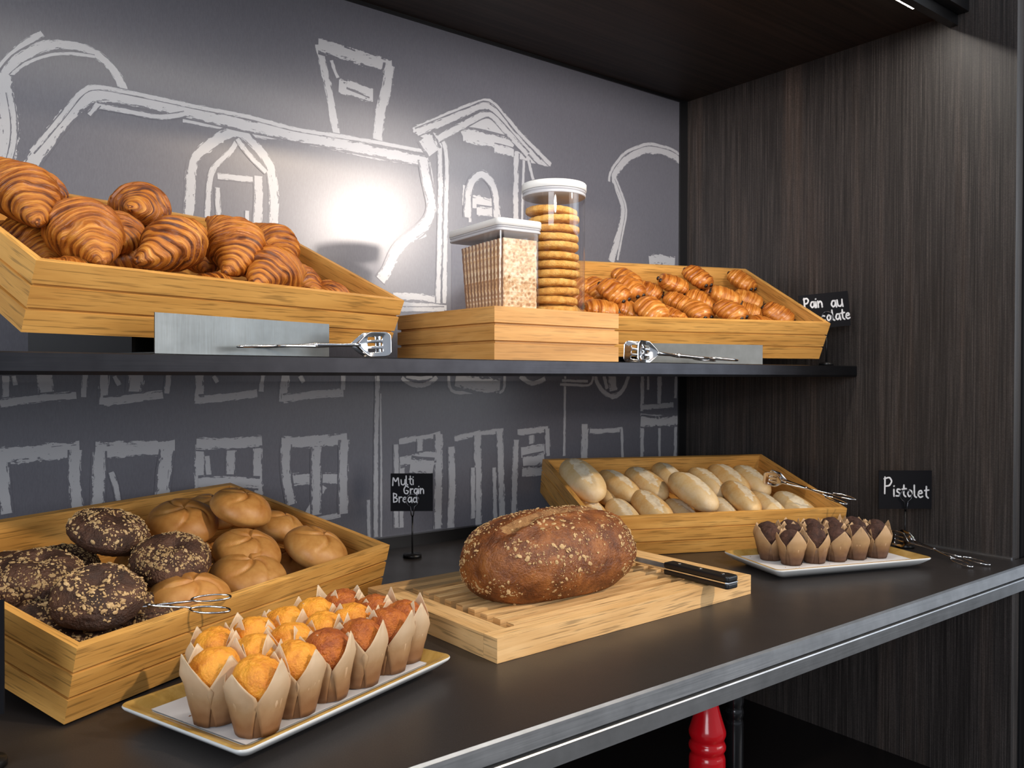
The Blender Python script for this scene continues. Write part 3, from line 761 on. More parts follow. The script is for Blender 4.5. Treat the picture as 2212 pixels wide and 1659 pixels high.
# chocolate pastries
def mk_pain(i):
    def f():
        V, F, U = pain_geo([1.0, 3.7, 8.2][i]); o = mesh('chocolate_pastry', V, F, M_PAIN, None, U, True)
        for s_ in (-1, 1):
            for e_ in (-1, 1):
                m2 = MB(); m2.tube([(e_ * .027, s_ * .0080, .000), (e_ * .0352, s_ * .0080, -.0002), (e_ * .0362, s_ * .0080, -.0002)], [.0044, .0042, .0030], 10); m2.build('chocolate_stick', M_CHOC, o, True)
        return o
    return f
PAI = Stock([mk_pain(i) for i in range(3)])
G = 'mini chocolate pastries heaped in the upper right crate'
pains = [ # crate x, y, z, heading (deg in crate), variant, label
 (-.060,.262,.062,-70,0,'chocolate pastry high at the back left of the heap, under the crate rim'),
 (-.140,.222,.050,-60,1,'chocolate pastry at the heap left, behind the pair with chocolate ends'),
 (-.141,.145,.074,-62,2,'chocolate pastry on top at the left, two chocolate ends facing out'),
 (-.086,.190,.068,-68,0,'chocolate pastry on top right beside the leftmost top one, chocolate ends down'),
 (-.172,.245,.048,-40,1,'chocolate pastry at the left rear by the cookie jar'),
 (-.205,.160,.048,-50,2,'chocolate pastry at the left edge seen through the cookie jar'),
 (-.180,.105,.052,-20,0,'chocolate pastry lying crosswise low at the left front'),
 (-.018,.240,.045,-30,1,'chocolate pastry low at the rear, left of the one lying crosswise on top'),
 (-.112,.118,.045,-15,2,'chocolate pastry low beneath the leftmost top pastry'),
 (-.092,.072,.066,-75,0,'large chocolate pastry at the front, both chocolate ends towards the viewer'),
 (.032,.226,.066,-10,1,'chocolate pastry lying crosswise on top at the rear middle'),
 (.020,.165,.048,-55,2,'glossy red brown chocolate pastry in the middle of the heap'),
 (-.030,.100,.042,-60,0,'chocolate pastry low, right of the large front one'),
 (-.030,.050,.040,-10,1,'pale golden chocolate pastry lying crosswise at the front rim'),
 (.090,.232,.082,-70,2,'topmost chocolate pastry of the middle, chocolate ends facing out'),
 (.078,.180,.048,-50,0,'chocolate pastry beneath the topmost middle one'),
 (.040,.120,.048,-80,1,'chocolate pastry in the middle with its side to the viewer'),
 (.140,.230,.046,-20,2,'chocolate pastry at the rear between the two high ones'),
 (.122,.160,.066,-35,0,'chocolate pastry upper right of the middle, one chocolate end visible'),
 (.086,.078,.066,-66,1,'chocolate pastry in front right of the middle, two chocolate ends facing out'),
 (.050,.050,.034,-20,2,'chocolate pastry just showing at the front rim, middle'),
 (.228,.262,.068,-66,0,'chocolate pastry high at the right rear, two chocolate ends facing out'),
 (.208,.205,.044,-30,1,'chocolate pastry below the right rear high one'),
 (.165,.070,.040,-10,2,'pale chocolate pastry lying crosswise at the front rim, right part'),
 (.178,.145,.040,-50,0,'dark chocolate pastry in a hollow of the right part'),
 (.236,.105,.052,-48,1,'rightmost large chocolate pastry leaning on the front rim'),
 (.236,.040,.022,-5,2,'flat chocolate pastry in the front right corner'),
 (-.140,.060,.036,-15,0,'chocolate pastry at the front rim below the left top one'),
 (-.215,.085,.034,-50,1,'chocolate pastry in the front left corner by the box'),
 (-.225,.225,.034,-50,2,'chocolate pastry low in the rear left corner'),
]
for x, y, z, hd, v, lb in pains:
    M_ = MUR @ Matrix.Translation((x, y, z)) @ Matrix.Rotation(R(hd), 4, 'Z') @ Matrix.Rotation(R(rnd.uniform(0, 14)), 4, 'Y') @ Matrix.Rotation(R(rnd.uniform(-12, 12)), 4, 'X')
    settle(put(PAI.get(v), M_, lb, 'pastry', G), MUR)

# dark seeded buns
def mk_dbun(i):
    def f():
        sd = [1.2, 4.6, 7.9][i]; V, F = sphere_geo(44, 64, dbun_pt(sd)); o = mesh('seeded_bun', V, F, M_DBUN, None, None, True)
        reg = lambda d: smoothstep(-.15, .55, d.z) * smoothstep(-.35, .25, nz(d.x + sd, d.y, d.z, 2.0))
        V, F = scatter_flakes(dbun_pt(sd), 620, int(sd * 10), .0021, reg); s_ = mesh('oat_topping', V, F, M_OAT, o); s_['kind'] = 'stuff'
        s_['label'] = 'pale oat flakes and seeds'
        return o
    return f
DB = Stock([mk_dbun(i) for i in range(3)])
G = 'dark seeded buns in the lower left crate'
dbs = [ # x,y,z, tilt about x (deg, towards viewer), roll, spin, scale, v, label
 (-.068,.203,.096,22,8,0,1.02,0,'dark seeded bun sitting highest at the back, against the crate rear wall'),
 (-.052,.112,.088,14,-14,60,1.00,1,'dark seeded bun on top, beside the round pale rolls'),
 (-.180,.170,.074,18,-6,120,1.0,2,'dark seeded bun at the left, behind the large reddish one'),
 (-.184,.074,.088,22,-10,200,1.00,0,'large reddish dark bun with a hole and few seeds, front left'),
 (-.250,.190,.062,10,-10,30,.95,1,'dark seeded bun at the far left, cut off by the photo edge'),
 (-.208,.118,.045,8,-4,300,.95,2,'dark bun with sparse seeds low at the left rim'),
 (-.224,.060,.040,12,-8,240,.95,0,'dark seeded bun against the left crate wall, below the large reddish one'),
 (-.198,.052,.026,4,0,90,.92,1,'dark seeded bun low in the front left corner, pale flakes on top'),
 (-.110,.062,.048,10,0,150,.92,2,'dark seeded bun half under the tongs'),
 (-.105,.230,.050,0,0,20,.92,0,'dark bun in shade beneath the highest seeded bun'),
 (-.150,.260,.034,0,0,70,.9,1,'dark bun deep at the rear behind the left seeded bun'),
]
for x, y, z, tx, ty, sp_, sc, v, lb in dbs:
    M_ = MLL @ Matrix.Translation((x, y, z - .009)) @ Matrix.Rotation(R(tx * .45 - 4), 4, 'X') @ Matrix.Rotation(R(ty), 4, 'Y') @ Matrix.Rotation(R(sp_), 4, 'Z') @ Matrix.Scale(sc, 4)
    settle(put(DB.get(v), M_, lb, 'bun', G), MLL)
# round rolls
def mk_kai(i):
    def f():
        sd = [.3, 1.4, 2.6][i]; V, F = sphere_geo(56, 90, kaiser_pt(sd)); return mesh('round_roll', V, F, M_KAI, None, None, True)
    return f
KA = Stock([mk_kai(i) for i in range(3)])
G = 'pale round star-cut rolls in the lower left crate'
ks = [
 (.080,.232,.074,22,-12,0,1.08,0,'round roll at the back left, beside the highest dark bun'),
 (.124,.172,.108,24,6,40,.98,1,'topmost round roll with a star cut, in the crate rear corner'),
 (.204,.160,.068,20,14,80,.92,2,'round roll behind, between the topmost and the palest rolls'),
 (.058,.092,.082,26,-4,20,1.00,0,'round roll in the middle, right below the topmost one'),
 (.163,.045,.076,34,8,60,1.06,1,'palest round roll leaning on the front rim at the right'),
 (.030,.030,.066,20,-6,100,1.06,2,'round roll on the front rim, middle'),
 (-.068,.050,.062,18,-6,0,1.04,0,'round roll low at the front, beside the tongs'),
 (.020,.100,.046,8,0,50,.98,1,'round roll low behind the front middle one'),
 (.165,.262,.066,10,0,10,.98,2,'round roll at the very back, behind the topmost one'),
 (.075,.165,.036,0,0,30,.95,0,'round roll in shade under the middle ones'),
 (.150,.100,.034,0,0,75,.95,1,'round roll deep between the middle and the palest rolls'),
 (.000,.200,.034,0,0,15,.95,2,'round roll hidden deep beside the dark buns'),
]
for x, y, z, tx, ty, sp_, sc, v, lb in ks:
    M_ = MLL @ Matrix.Translation((x, y, z - .009)) @ Matrix.Rotation(R(tx * .45 - 4), 4, 'X') @ Matrix.Rotation(R(ty), 4, 'Y') @ Matrix.Rotation(R(sp_), 4, 'Z') @ Matrix.Scale(sc, 4)
    settle(put(KA.get(v), M_, lb, 'roll', G), MLL)

# oval rolls
def mk_pis(i):
    def f():
        sd = [.5, 2.9, 5.5][i]; V, F = sphere_geo(40, 64, lambda d, sd=sd: pistolet_pt(sd)(Vector((d.z, d.x, d.y))))
        o = mesh('oval_roll', V, F, [M_PIS, M_SLIT], None, None, True)
        me = o.data
        for p in me.polygons:
            c = p.center; cy = c.y + .10 * .026 * sin(2.2 * c.x / .075 + sd)
            w_ = .0100 * (1 + .9 * nz(c.x, sd, 0, 130)) * smoothstep(.066, .025, abs(c.x))
            if c.z > 0 and abs(cy) < w_: p.material_index = 1
        return o
    return f
PI_ = Stock([mk_pis(i) for i in range(3)])
G = 'pale oval rolls in the lower right crate'
ps = [
 ((-.236,.265,.082),(-.222,.115,.072),1.25,0,'large pale oval roll on top at the left end of the crate'),
 ((-.160,.290,.034),(-.153,.175,.034),.9,1,'oval roll end low, right of the large left one'),
 ((-.150,.275,.058),(-.112,.140,.050),1.0,2,'oval roll leaning second from the left in the back row'),
 ((-.080,.285,.058),(-.052,.145,.050),1.05,0,'oval roll third from the left in the back row'),
 ((-.222,.185,.034),(-.212,.075,.030),.95,1,'oval roll at the left front, below the large left one'),
 ((-.165,.150,.040),(-.158,.040,.032),.95,2,'oval roll low at the front, second from the left'),
 ((-.108,.170,.052),(-.090,.040,.040),1.0,0,'wide pale oval roll at the front, third from the left'),
 ((-.040,.160,.034),(-.028,.045,.028),.9,1,'oval roll low in the gap left of the brightest one'),
 ((-.026,.170,.084),(-.006,.035,.074),1.12,2,'brightest oval roll with a crusty cut, on top in the middle'),
 ((.000,.300,.056),(.000,.190,.050),1.0,0,'oval roll at the back, behind the brightest one'),
 ((.072,.290,.052),(.078,.150,.046),1.0,1,'oval roll in the back row, right behind the brightest one'),
 ((.125,.300,.054),(.138,.155,.050),1.05,2,'golden sided oval roll in the back row, right part'),
 ((.102,.175,.060),(.098,.055,.052),1.0,0,'smooth pale oval roll standing forward, right of the brightest one'),
 ((.185,.290,.052),(.186,.160,.046),1.02,1,'golden oval roll at the right rear, beside the tongs'),
 ((.150,.160,.042),(.160,.045,.034),.95,2,'oval roll at the front rim, left of the last one'),
 ((.212,.160,.040),(.226,.040,.032),.98,0,'last oval roll at the front right corner, lit brightly'),
 ((.060,.160,.034),(.055,.050,.028),.9,1,'oval roll low between the brightest and the smooth pale one'),
]
for a, b_, sc, v, lb in ps:
    settle(put(PI_.get(v), along(MLR, a, b_, roll=rnd.uniform(-.25, .25), sc=sc * .86), lb, 'roll', G), MLR)

# ---------------------------------------------------------------- loaf, board, knife
MBD = frame(.5743, -.6441, 0.0003, R(1.5))
bd = empty('bread_board', MBD); tag(bd, 'pale oak slatted bread board under the brown loaf', 'bread board')
BL, BW, BH = .4946, .2985, .029
rail = .026
def bpart(nm, *a, grain=0):
    o = MB().box(*a, grain=grain).build(nm, M_BOARD, bd); bevel(o, .0012, 2); return o
bpart('long_rail', 0, BL, 0, rail, 0, BH); bpart('long_rail', 0, BL, BW - rail, BW, 0, BH)
bpart('end_rail', 0, .034, rail + .0003, BW - rail - .0003, 0, BH - .0001, grain=1); bpart('end_rail', BL - .075, BL, rail + .0003, BW - rail - .0003, 0, BH - .0001, grain=1)
bpart('crumb_tray', .0345, BL - .0755, rail + .0003, BW - rail - .0003, .001, .004)
nsl = 9; pitch = (BW - 2 * rail - .006) / nsl
for k in range(nsl):
    y0 = rail + .007 + k * pitch
    o = MB().box(.052, BL - .0755, y0, y0 + pitch * .54, .0135, BH - .001).build('slat', M_BOARD, bd); bevel(o, .0015, 2)
MB().box(.040, .0515, rail + .0008, BW - rail - .0008, .0135, .020, grain=1).build('cross_bar', M_BOARD, bd)

LO = dict(A=.145, B=.088, C=.066)
def loaf_pt(d):
    e = .82
    x = math.copysign(abs(d.x) ** e, d.x); y = math.copysign(abs(d.y) ** .88, d.y); z = math.copysign(abs(d.z) ** .88, d.z)
    r = 1 + .030 * nz(d.x, d.y, d.z, 1.8) + .012 * nz(d.x, d.y, d.z, 6) + .004 * nz(d.x, d.y, d.z, 20)
    # long burst cut on the top, a little to the back
    q = d.y + .17 - .06 * sin(2 * d.x)
    on = smoothstep(.86, .66, abs(d.x - .04)) * smoothstep(.2, .5, d.z)
    g = math.exp(-(q / .085) ** 2) * on; lipf = math.exp(-((q + .16) / .07) ** 2) * on
    jag = nz(d.x, d.y, d.z, 9) + .6 * nz(d.x, d.y, d.z, 24)
    r *= 1 - .085 * g * (1 + 1.3 * jag) + .030 * lipf
    zz = z * LO['C'] * r
    return (x * LO['A'] * r, y * LO['B'] * r * (1 - .10 * smoothstep(0, -1, d.z)), max(zz, -.046 + .002 * nz(d.x, d.y, 0, 3)))
V, F = sphere_geo(90, 130, lambda d: loaf_pt(Vector((d.z, d.x, d.y))))
loaf = mesh('bread_loaf', V, F, [M_LOAF, M_CRUMB], None, None, True)
for p in loaf.data.polygons:
    c = p.center; dx = c.x / LO['A']; dy = c.y / LO['B']
    q = dy + .17 - .06 * sin(2 * dx)
    if c.z > .03 and abs(q) < .135 * (1 + .8 * nz(dx, dy, 0, 14)) and abs(dx - .04) < .74 + .08 * nz(dx, dy, 3, 9): p.material_index = 1
loaf.matrix_world = frame(.779, -.500, .0755, R(3))
tag(loaf, 'big brown multigrain loaf sprinkled with oat flakes on the slatted board', 'bread')
reg = lambda d: (smoothstep(-.9, .5, d.z) * .9 + .10) * smoothstep(-.30, .30, nz(d.x, d.y, d.z, 2.4)) * (.35 if abs(d.y + .17) < .10 and d.z > .3 else 1)
V, F = scatter_flakes(loaf_pt, 1900, 5, .0024, reg); fl = mesh('oat_topping', V, F, M_OAT, loaf); fl['kind'] = 'stuff'; fl['label'] = 'golden oat flakes and bran'

# knife: handle towards the viewer, blade pointing back past the loaf end
MK = frame(.9715, -.672, .0300, R(90.5))
kn = empty('bread_knife', MK); tag(kn, 'bread knife with black riveted handle lying on the board right end', 'knife')
def strip(nm, outline, z0, z1, m_, parent, bev=.0):
    n_ = len(outline); V = [(x, y, z0) for x, y in outline] + [(x, y, z1) for x, y in outline]
    F = [tuple(range(n_))[::-1], tuple(range(n_, 2 * n_))] + [(i, (i + 1) % n_, n_ + (i + 1) % n_, n_ + i) for i in range(n_)]
    o = mesh(nm, V, F, m_, parent)
    if bev: bevel(o, bev, 3, 30)
    return o
hout = [(0, -.011), (.004, -.0135), (.018, -.0145), (.030, -.0105), (.070, -.0100), (.105, -.0120), (.120, -.0110), (.120, .0115), (.06, .0118), (.02, .0125), (.004, .0125), (0, .010)]
strip('handle_scale', hout, .0010, .0092, M_BLACK, kn, .0028)
strip('handle_scale', hout, .0112, .0194, M_BLACK, kn, .0028)
strip('tang', [(x, y * 1.02) for x, y in hout], .0093, .0111, M_STEEL, kn)
for x in (.018, .058, .098):
    MB().lathe([(.0028, .0193), (.0028, .0199), (.0001, .0201)], 14, (x, 0, 0)).build('rivet', M_STEEL, kn, True)
bout = [(.1205, -.0105), (.13, -.013), (.25, -.0135), (.285, -.012), (.305, .002), (.30, .010), (.13, .0115), (.1205, .0115)]
strip('blade', bout, .0094, .0110, M_STEEL, kn)

# ---------------------------------------------------------------- plates and muffins
def rrect(x0, x1, y0, y1, r, n=6):
    P = []
    for cx, cy, a0 in ((x1 - r, y0 + r, -90), (x1 - r, y1 - r, 0), (x0 + r, y1 - r, 90), (x0 + r, y0 + r, 180)):
        for k in range(n + 1):
            a = R(a0 + 90 * k / n); P.append((cx + r * cos(a), cy + r * sin(a)))
    return P
M_CER = simple('plate_ceramic', (.70, .72, .72), .18); 
def rim_mat():
    m_, nt, b = mat('mustard_glaze'); n1 = noi(nt, coords(nt, 'Object', (6, 6, 6)), 6, 4, .6, .5)
    nt.links.new(ramp(nt, n1, [(.3, (.30, .17, .035)), (.6, (.46, .29, .085)), (.85, (.58, .42, .17))]), b.inputs['Base Color']); b.inputs['Roughness'].default_value = .2; return m_
M_RIM = rim_mat()
M_LINER = simple('paper_liner', (.66, .66, .68), .6)
M_CRB = simple('crumbs', (.30, .12, .04), .8)
def make_plate(L, W, M, label):
    p = empty('serving_plate', M); tag(p, label, 'plate')
    # outer white body: rings from foot to rim and down inside
    rings = [(.030, .0), (.028, .0), (.012, .008), (.001, .0165), (.0, .0185), (.0006, .0198)]
    def ringmesh(nm, rings_, m_, capb, capt):
        V = []; F = []
        for ins, z in rings_: V += [(x, y, z) for x, y in rrect(ins, L - ins, ins, W - ins, .0075 if ins > .008 else .0105 - ins * .1)]
        n_ = 28
        for i in range(len(rings_) - 1):
            for k in range(n_): F.append((i * n_ + k, i * n_ + (k + 1) % n_, (i + 1) * n_ + (k + 1) % n_, (i + 1) * n_ + k))
        if capb: F.append(tuple(range(n_))[::-1])
        if capt: F.append(tuple((len(rings_) - 1) * n_ + k for k in range(n_)))
        return mesh(nm, V, F, m_, p, None, True)
    ringmesh('plate_body', rings, M_CER, True, False)
    ringmesh('glazed_rim', [(.0006, .0199), (.0022, .0205), (.006, .0195), (.0165, .0135), (.020, .0125)], M_RIM, False, False)
    ringmesh('plate_well', [(.020, .0124), (.024, .0115)], M_CER, False, True)
    li = MB(); 
    li.box(.0215, L - .0215, .0215, W - .0215, .0130, .0134); li.build('paper_liner', M_LINER, p)
    c = MB(); rg = random.Random(int(L * 1000))
    for k in range(14):
        x, y = rg.uniform(.03, .07) if k < 10 else rg.uniform(.05, L - .03), rg.uniform(.025, W - .03); s = rg.uniform(.0004, .0016)
        c.add([(x - s, y, .0136), (x, y - s * .5, .0136), (x + s * 1.4, y, .0138), (x, y + s * .6, .0136), (x, y, .0136 + s * .6)], [(0, 1, 4), (1, 2, 4), (2, 3, 4), (3, 0, 4)])
    o = c.build('crumbs', M_CRB, p); o['kind'] = 'stuff'
    return p
MP1 = frame(.2446, -.7316, .0004, R(18.8)); MP2 = frame(1.1575, -.6176, .0004, R(-19.4))
make_plate(.2891, .180, MP1, 'mustard rimmed white plate of golden muffins in the foreground')
make_plate(.3186, .1609, MP2, 'mustard rimmed white plate of chocolate muffins at the right')

def muffin_body(seed, col, pk=.0):
    def f(d):
        th = math.atan2(d.y, d.x)
        if d.z > 0:
            r = 1 + .09 * nz(d.x + seed, d.y, d.z, 1.6) + .050 * nz(d.x + seed, d.y, d.z, 4.5) + .022 * nz(d.x, d.y + seed, d.z, 13)
            return (d.x * .0262 * r, d.y * .0262 * r, .043 + d.z * .0265 * r)
        t = -d.z; rr = .0262 - .0085 * min(1, t * 1.2)
        k = math.hypot(d.x, d.y); s = min(1, (k / max(1e-6, math.sqrt(max(1e-9, 1 - t * t)))) )
        fl = smoothstep(1.0, .93, t)
        return (d.x / max(k, 1e-6) * rr * fl, d.y / max(k, 1e-6) * rr * fl, .043 - t * .041)
    V, F = sphere_geo(36, 40, f)
    return mesh('muffin', V, F, col, None, None, True)
def paper_cup(seed, m_, parent):
    rg = random.Random(seed); mb_ = MB()
    zv = .035; r0, r1 = .0190, .0275
    # inner cup
    prof = [(r0 - .0006, .0004), (r0 + (r1 - r0) * .5 - .0008, zv * .5), (r1 - .001, zv * .96)]
    V = []; F = []; n_ = 48
    for (r, z) in prof:
        for k in range(n_):
            a = 2 * pi * k / n_; rr = r * (1 + .010 * (1 if k % 2 else -1)); V.append((rr * cos(a), rr * sin(a), z))
    for i in range(2):
        for k in range(n_): F.append((i * n_ + k, i * n_ + (k + 1) % n_, (i + 1) * n_ + (k + 1) % n_, (i + 1) * n_ + k))
    F.append(tuple(range(n_))[::-1]); mb_.add(V, F)
    # four outer sheets rising to pointed corners
    for q in range(4):
        th0 = q * pi / 2 + rg.uniform(-.12, .12); tip = .067 + rg.uniform(-.006, .005); lean = rg.uniform(-.002, .006); skew = rg.uniform(-.12, .12)
        V = []; F = []; NU, NT = 12, 12
        zv_ = zv + rg.uniform(-.004, .004)
        for t_ in range(NT + 1):
            z = tip * t_ / NT
            if z < zv_: hw = R(33 + 15 * z / zv_)
            else: hw = R(48) * (1 - (z - zv_) / (tip - zv_)) + R(1.0)
            rr = r0 + (r1 - r0) * min(z, .047) / zv + .0012 + (lean * ((z - zv_) / (tip - zv_)) ** 1.5 if z > zv_ else 0)
            for s_ in range(NU + 1):
                u = 2 * s_ / NU - 1; a = th0 + u * hw + skew * max(0, z - zv_) / .03
                flatk = .55 if z > zv_ * .6 else .25
                cyl = rr; pl_ = rr * cos(R(40)) / max(.5, cos(u * min(hw, R(40))))
                rad = cyl * (1 - flatk * .45) + pl_ * flatk * .45 + .0009 * noise.noise(Vector((u * 2 + seed, z * 90, q * 3.0)))
                V.append((rad * cos(a), rad * sin(a), z + .0003))
        for t_ in range(NT):
            for s_ in range(NU):
                k = t_ * (NU + 1) + s_; F.append((k, k + 1, k + NU + 2, k + NU + 1))
        mb_.add(V, F)
    o = mb_.build('paper_cup', m_, parent, True)
    so = o.modifiers.new('paper', 'SOLIDIFY'); so.thickness = .00035; so.offset = 0
    return o
def mk_muf(seed, top, pap):
    def f():
        o = muffin_body(seed, top); paper_cup(int(seed * 7) + 1, pap, o); return o
    return f
MG = Stock([mk_muf(1.1, M_MUF, M_PAPER), mk_muf(3.2, M_MUF, M_PAPER), mk_muf(5.7, M_MUFB, M_PAPER), mk_muf(8.4, M_MUFB, M_PAPER)])
MC = Stock([mk_muf(11.3, M_MUFC, M_PAPERC), mk_muf(13.9, M_MUFC, M_PAPERC)])
ordn = ['first', 'second', 'third', 'fourth', 'fifth', 'sixth']
rows = ['front', 'middle', 'back']
pos1 = [[(.046,.036),(.093,.040),(.137,.041),(.181,.041),(.227,.043),(.262,.050)], [(.040,.086),(.086,.090),(.131,.090),(.177,.088),(.220,.088),(.262,.094)], [(.078,.136),(.124,.138),(.168,.138),(.211,.138),(.256,.140)]]
brown = {(0,2),(0,3),(0,4),(0,5),(1,5),(2,4)}
for r_ in range(3):
    n_ = len(pos1[r_])
    for i, (x, y) in enumerate(pos1[r_]):
        br = (r_, i) in brown
        v = (2 if (i % 2) else 3) if br else (i + r_) % 2
        M_ = MP1 @ Matrix.Translation((x, y, .0137)) @ Matrix.Rotation(rnd.uniform(-.22, .22) + R(3 + 90 * rnd.randint(0, 3)), 4, 'Z') @ Matrix.Rotation(rnd.uniform(-.05, .05), 4, 'X') @ Matrix.Scale(.96, 4)
        put(MG.get(v), M_, '%s muffin in tulip paper, %s from left, %s row of near plate' % ('browned orange' if br else 'golden yellow', ordn[i], rows[r_]), 'muffin', 'golden muffins on the near plate')
pos2 = [[(.070,.058),(.117,.058),(.162,.058),(.206,.060),(.250,.060)], [(.058,.100),(.104,.101),(.150,.099),(.196,.100),(.240,.099),(.280,.097)], [(.080,.138),(.126,.139),(.172,.138),(.218,.139),(.262,.137)]]
for r_ in range(3):
    for i, (x, y) in enumerate(pos2[r_]):
        M_ = MP2 @ Matrix.Translation((x, y, .0137)) @ Matrix.Rotation(rnd.uniform(-.3, .3) + R(90 * rnd.randint(0, 3)), 4, 'Z') @ Matrix.Scale(.84, 4)
        put(MC.get(i + r_), M_, 'chocolate muffin in tulip paper, %s from left, %s row of right plate' % (ordn[i], rows[r_]), 'muffin', 'chocolate muffins on the right plate')

# ---------------------------------------------------------------- jars on the box
ZB = ZS + .0003 + CH - .0025
def clear_mat():
    m_, nt, b = mat('clear_plastic'); nt.nodes.remove(b)
    tr = N(nt, 'ShaderNodeBsdfTransparent'); tr.inputs[0].default_value = (.95, .95, .97, 1)
    gl = N(nt, 'ShaderNodeBsdfGlossy'); gl.inputs['Roughness'].default_value = .04
    lw = N(nt, 'ShaderNodeLayerWeight'); lw.inputs[0].default_value = .5
    fc = math_(nt, 'MULTIPLY_ADD', math_(nt, 'POWER', lw.outputs['Facing'], 3.0), .55, .055)
    mx = N(nt, 'ShaderNodeMixShader'); nt.links.new(fc, mx.inputs[0]); nt.links.new(tr.outputs[0], mx.inputs[1]); nt.links.new(gl.outputs[0], mx.inputs[2])
    nt.links.new(mx.outputs[0], nt.nodes['Material Output'].inputs[0]); return m_
M_CLEAR = clear_mat(); M_LID = simple('white_lid', (.68, .70, .70), .35); M_SEAL = simple('grey_seal', (.42, .43, .46), .35)
def ring_stack(nm, outlines, m_, parent, capb=False, capt=False, smooth=True):
    V = []; F = []; n_ = len(outlines[0][0])
    for ol, z in outlines: V += [(x, y, z) for x, y in ol]
    for i in range(len(outlines) - 1):
        for k in range(n_): F.append((i * n_ + k, i * n_ + (k + 1) % n_, (i + 1) * n_ + (k + 1) % n_, (i + 1) * n_ + k))
    if capb: F.append(tuple(range(n_))[::-1])
    if capt: F.append(tuple((len(outlines) - 1) * n_ + k for k in range(n_)))
    return mesh(nm, V, F, m_, parent, None, smooth)
# square canister
CX, CY, CZ = .0838, .1655, .1455
can_ = empty('storage_jar', frame(.761, -.395, ZB, R(-5.3))); tag(can_, 'clear rectangular canister of crispbread with white lid on the oak box', 'jar')
def rr(i, r): return rrect(i, CX - i, i, CY - i, r)
ring_stack('jar_body', [(rr(.003, .008), .0004), (rr(.0025, .009), .002), (rr(.0025, .009), CZ - .020)], M_CLEAR, can_, True, False)
ring_stack('seal', [(rr(.0020, .009), CZ - .0198), (rr(.0008, .010), CZ - .019), (rr(.0008, .010), CZ - .0165), (rr(.0022, .009), CZ - .016), (rr(.0022, .009), CZ - .0145), (rr(.0008, .010), CZ - .014), (rr(.0008, .010), CZ - .0118), (rr(.002, .009), CZ - .0115)], M_SEAL, can_, True, True)
ring_stack('lid', [(rr(.001, .009), CZ - .0113), (rr(.0, .010), CZ - .011), (rr(.0, .010), CZ - .002), (rr(.0008, .0095), CZ - .0006), (rr(.0025, .008), CZ)], M_LID, can_, True, True)
# crispbread
def crisp_geo(seed, w_=.062, h_=.1120, t_=.0086):
    NX, NZ = 26, 42; V = []; F = []
    def dimple(x, z):
        s = 0
        for (a, b_) in ((.0105, 0),):
            gx = x / .0105; gz = z / .0085; j = round(gz); gx2 = gx - (.5 if j % 2 else 0); i_ = round(gx2)
            dx_, dz_ = (gx2 - i_) * .0105, (gz - j) * .0085; s = math.exp(-(dx_ * dx_ + dz_ * dz_) / (.0021 ** 2))
        return s
    for side in (0, 1):
        for j in range(NZ + 1):
            for i in range(NX + 1):
                x = -w_ / 2 + w_ * i / NX; z = h_ * j / NZ
                e_ = min(i, NX - i, j, NZ - j); e_ = 0 if e_ == 0 else 1
                y = (t_ / 2 - .0022 * dimple(x, z) + .0005 * nz(x, z, seed, 200)) * (1 if e_ else .72)
                x2 = x + .0006 * nz(0, z, seed, 120) * (1 - e_); V.append((x2, -y if side == 0 else y, z))
    W_ = NX + 1; O = W_ * (NZ + 1)
    for j in range(NZ):
        for i in range(NX):
            k = j * W_ + i; F.append((k, k + 1, k + W_ + 1, k + W_)); F.append((O + k, O + k + W_, O + k + W_ + 1, O + k + 1))
    nf = len(F)
    for i in range(NX): F.append((i, O + i, O + i + 1, i + 1)); k = NZ * W_ + i; F.append((k, k + 1, O + k + 1, O + k))
    for j in range(NZ):
        k = j * W_; F.append((k, k + W_, O + k + W_, O + k)); k = j * W_ + NX; F.append((k, O + k, O + k + W_, k + W_))
    return V, F, nf
V, F, nf = crisp_geo(3); cb0 = mesh('crispbread', V, F, [M_CRISP, M_CRISPE])
for i, p in enumerate(cb0.data.polygons):
    p.material_index = 0 if i < nf else 1
MCA = frame(.761, -.395, ZB, R(-5.3))
NC = 12
for k in range(NC):
    o = cb0 if k == 0 else cb0.copy()
    if k: COL.objects.link(o)
    lean = R(-.3 - k * .75)
    o.matrix_world = MCA @ Matrix.Translation((CX / 2 + rnd.uniform(-.0006, .0006) + .0035, .0125 + k * .0100, .0042)) @ Matrix.Rotation(lean, 4, 'X')
    tag(o, 'crispbread slice facing out at the front of the rectangular canister' if k == 0 else ('rearmost leaning crispbread slice in the rectangular canister' if k == NC - 1 else 'crispbread slice on edge, %s from the front in the clear canister' % ['', 'second', 'third', 'fourth', 'fifth', 'sixth', 'seventh', 'eighth', 'ninth', 'tenth', 'eleventh'][k]), 'crispbread', 'crispbread slices in the canister')
# round jar
JR, JH = .0525, .2190
jar = empty('storage_jar', frame(.903, -.359, ZB)); tag(jar, 'tall clear round jar of stacked cookies with white lid on the oak box', 'jar')
def circ(r, n=56): return [(r * cos(2 * pi * k / n), r * sin(2 * pi * k / n)) for k in range(n)]
ring_stack('jar_body', [(circ(JR - .003), .0004), (circ(JR - .001), .002), (circ(JR - .001), JH - .022)], M_CLEAR, jar, True, False)
ring_stack('seal', [(circ(JR - .0012), JH - .0218), (circ(JR), JH - .021), (circ(JR), JH - .018), (circ(JR - .002), JH - .0175), (circ(JR - .002), JH - .0160), (circ(JR), JH - .0155), (circ(JR), JH - .0130), (circ(JR - .001), JH - .0126)], M_SEAL, jar, True, True)
ring_stack('lid', [(circ(JR), JH - .0124), (circ(JR + .0012), JH - .012), (circ(JR + .0012), JH - .002), (circ(JR + .0002), JH - .0006), (circ(JR - .002), JH)], M_LID, jar, True, True)
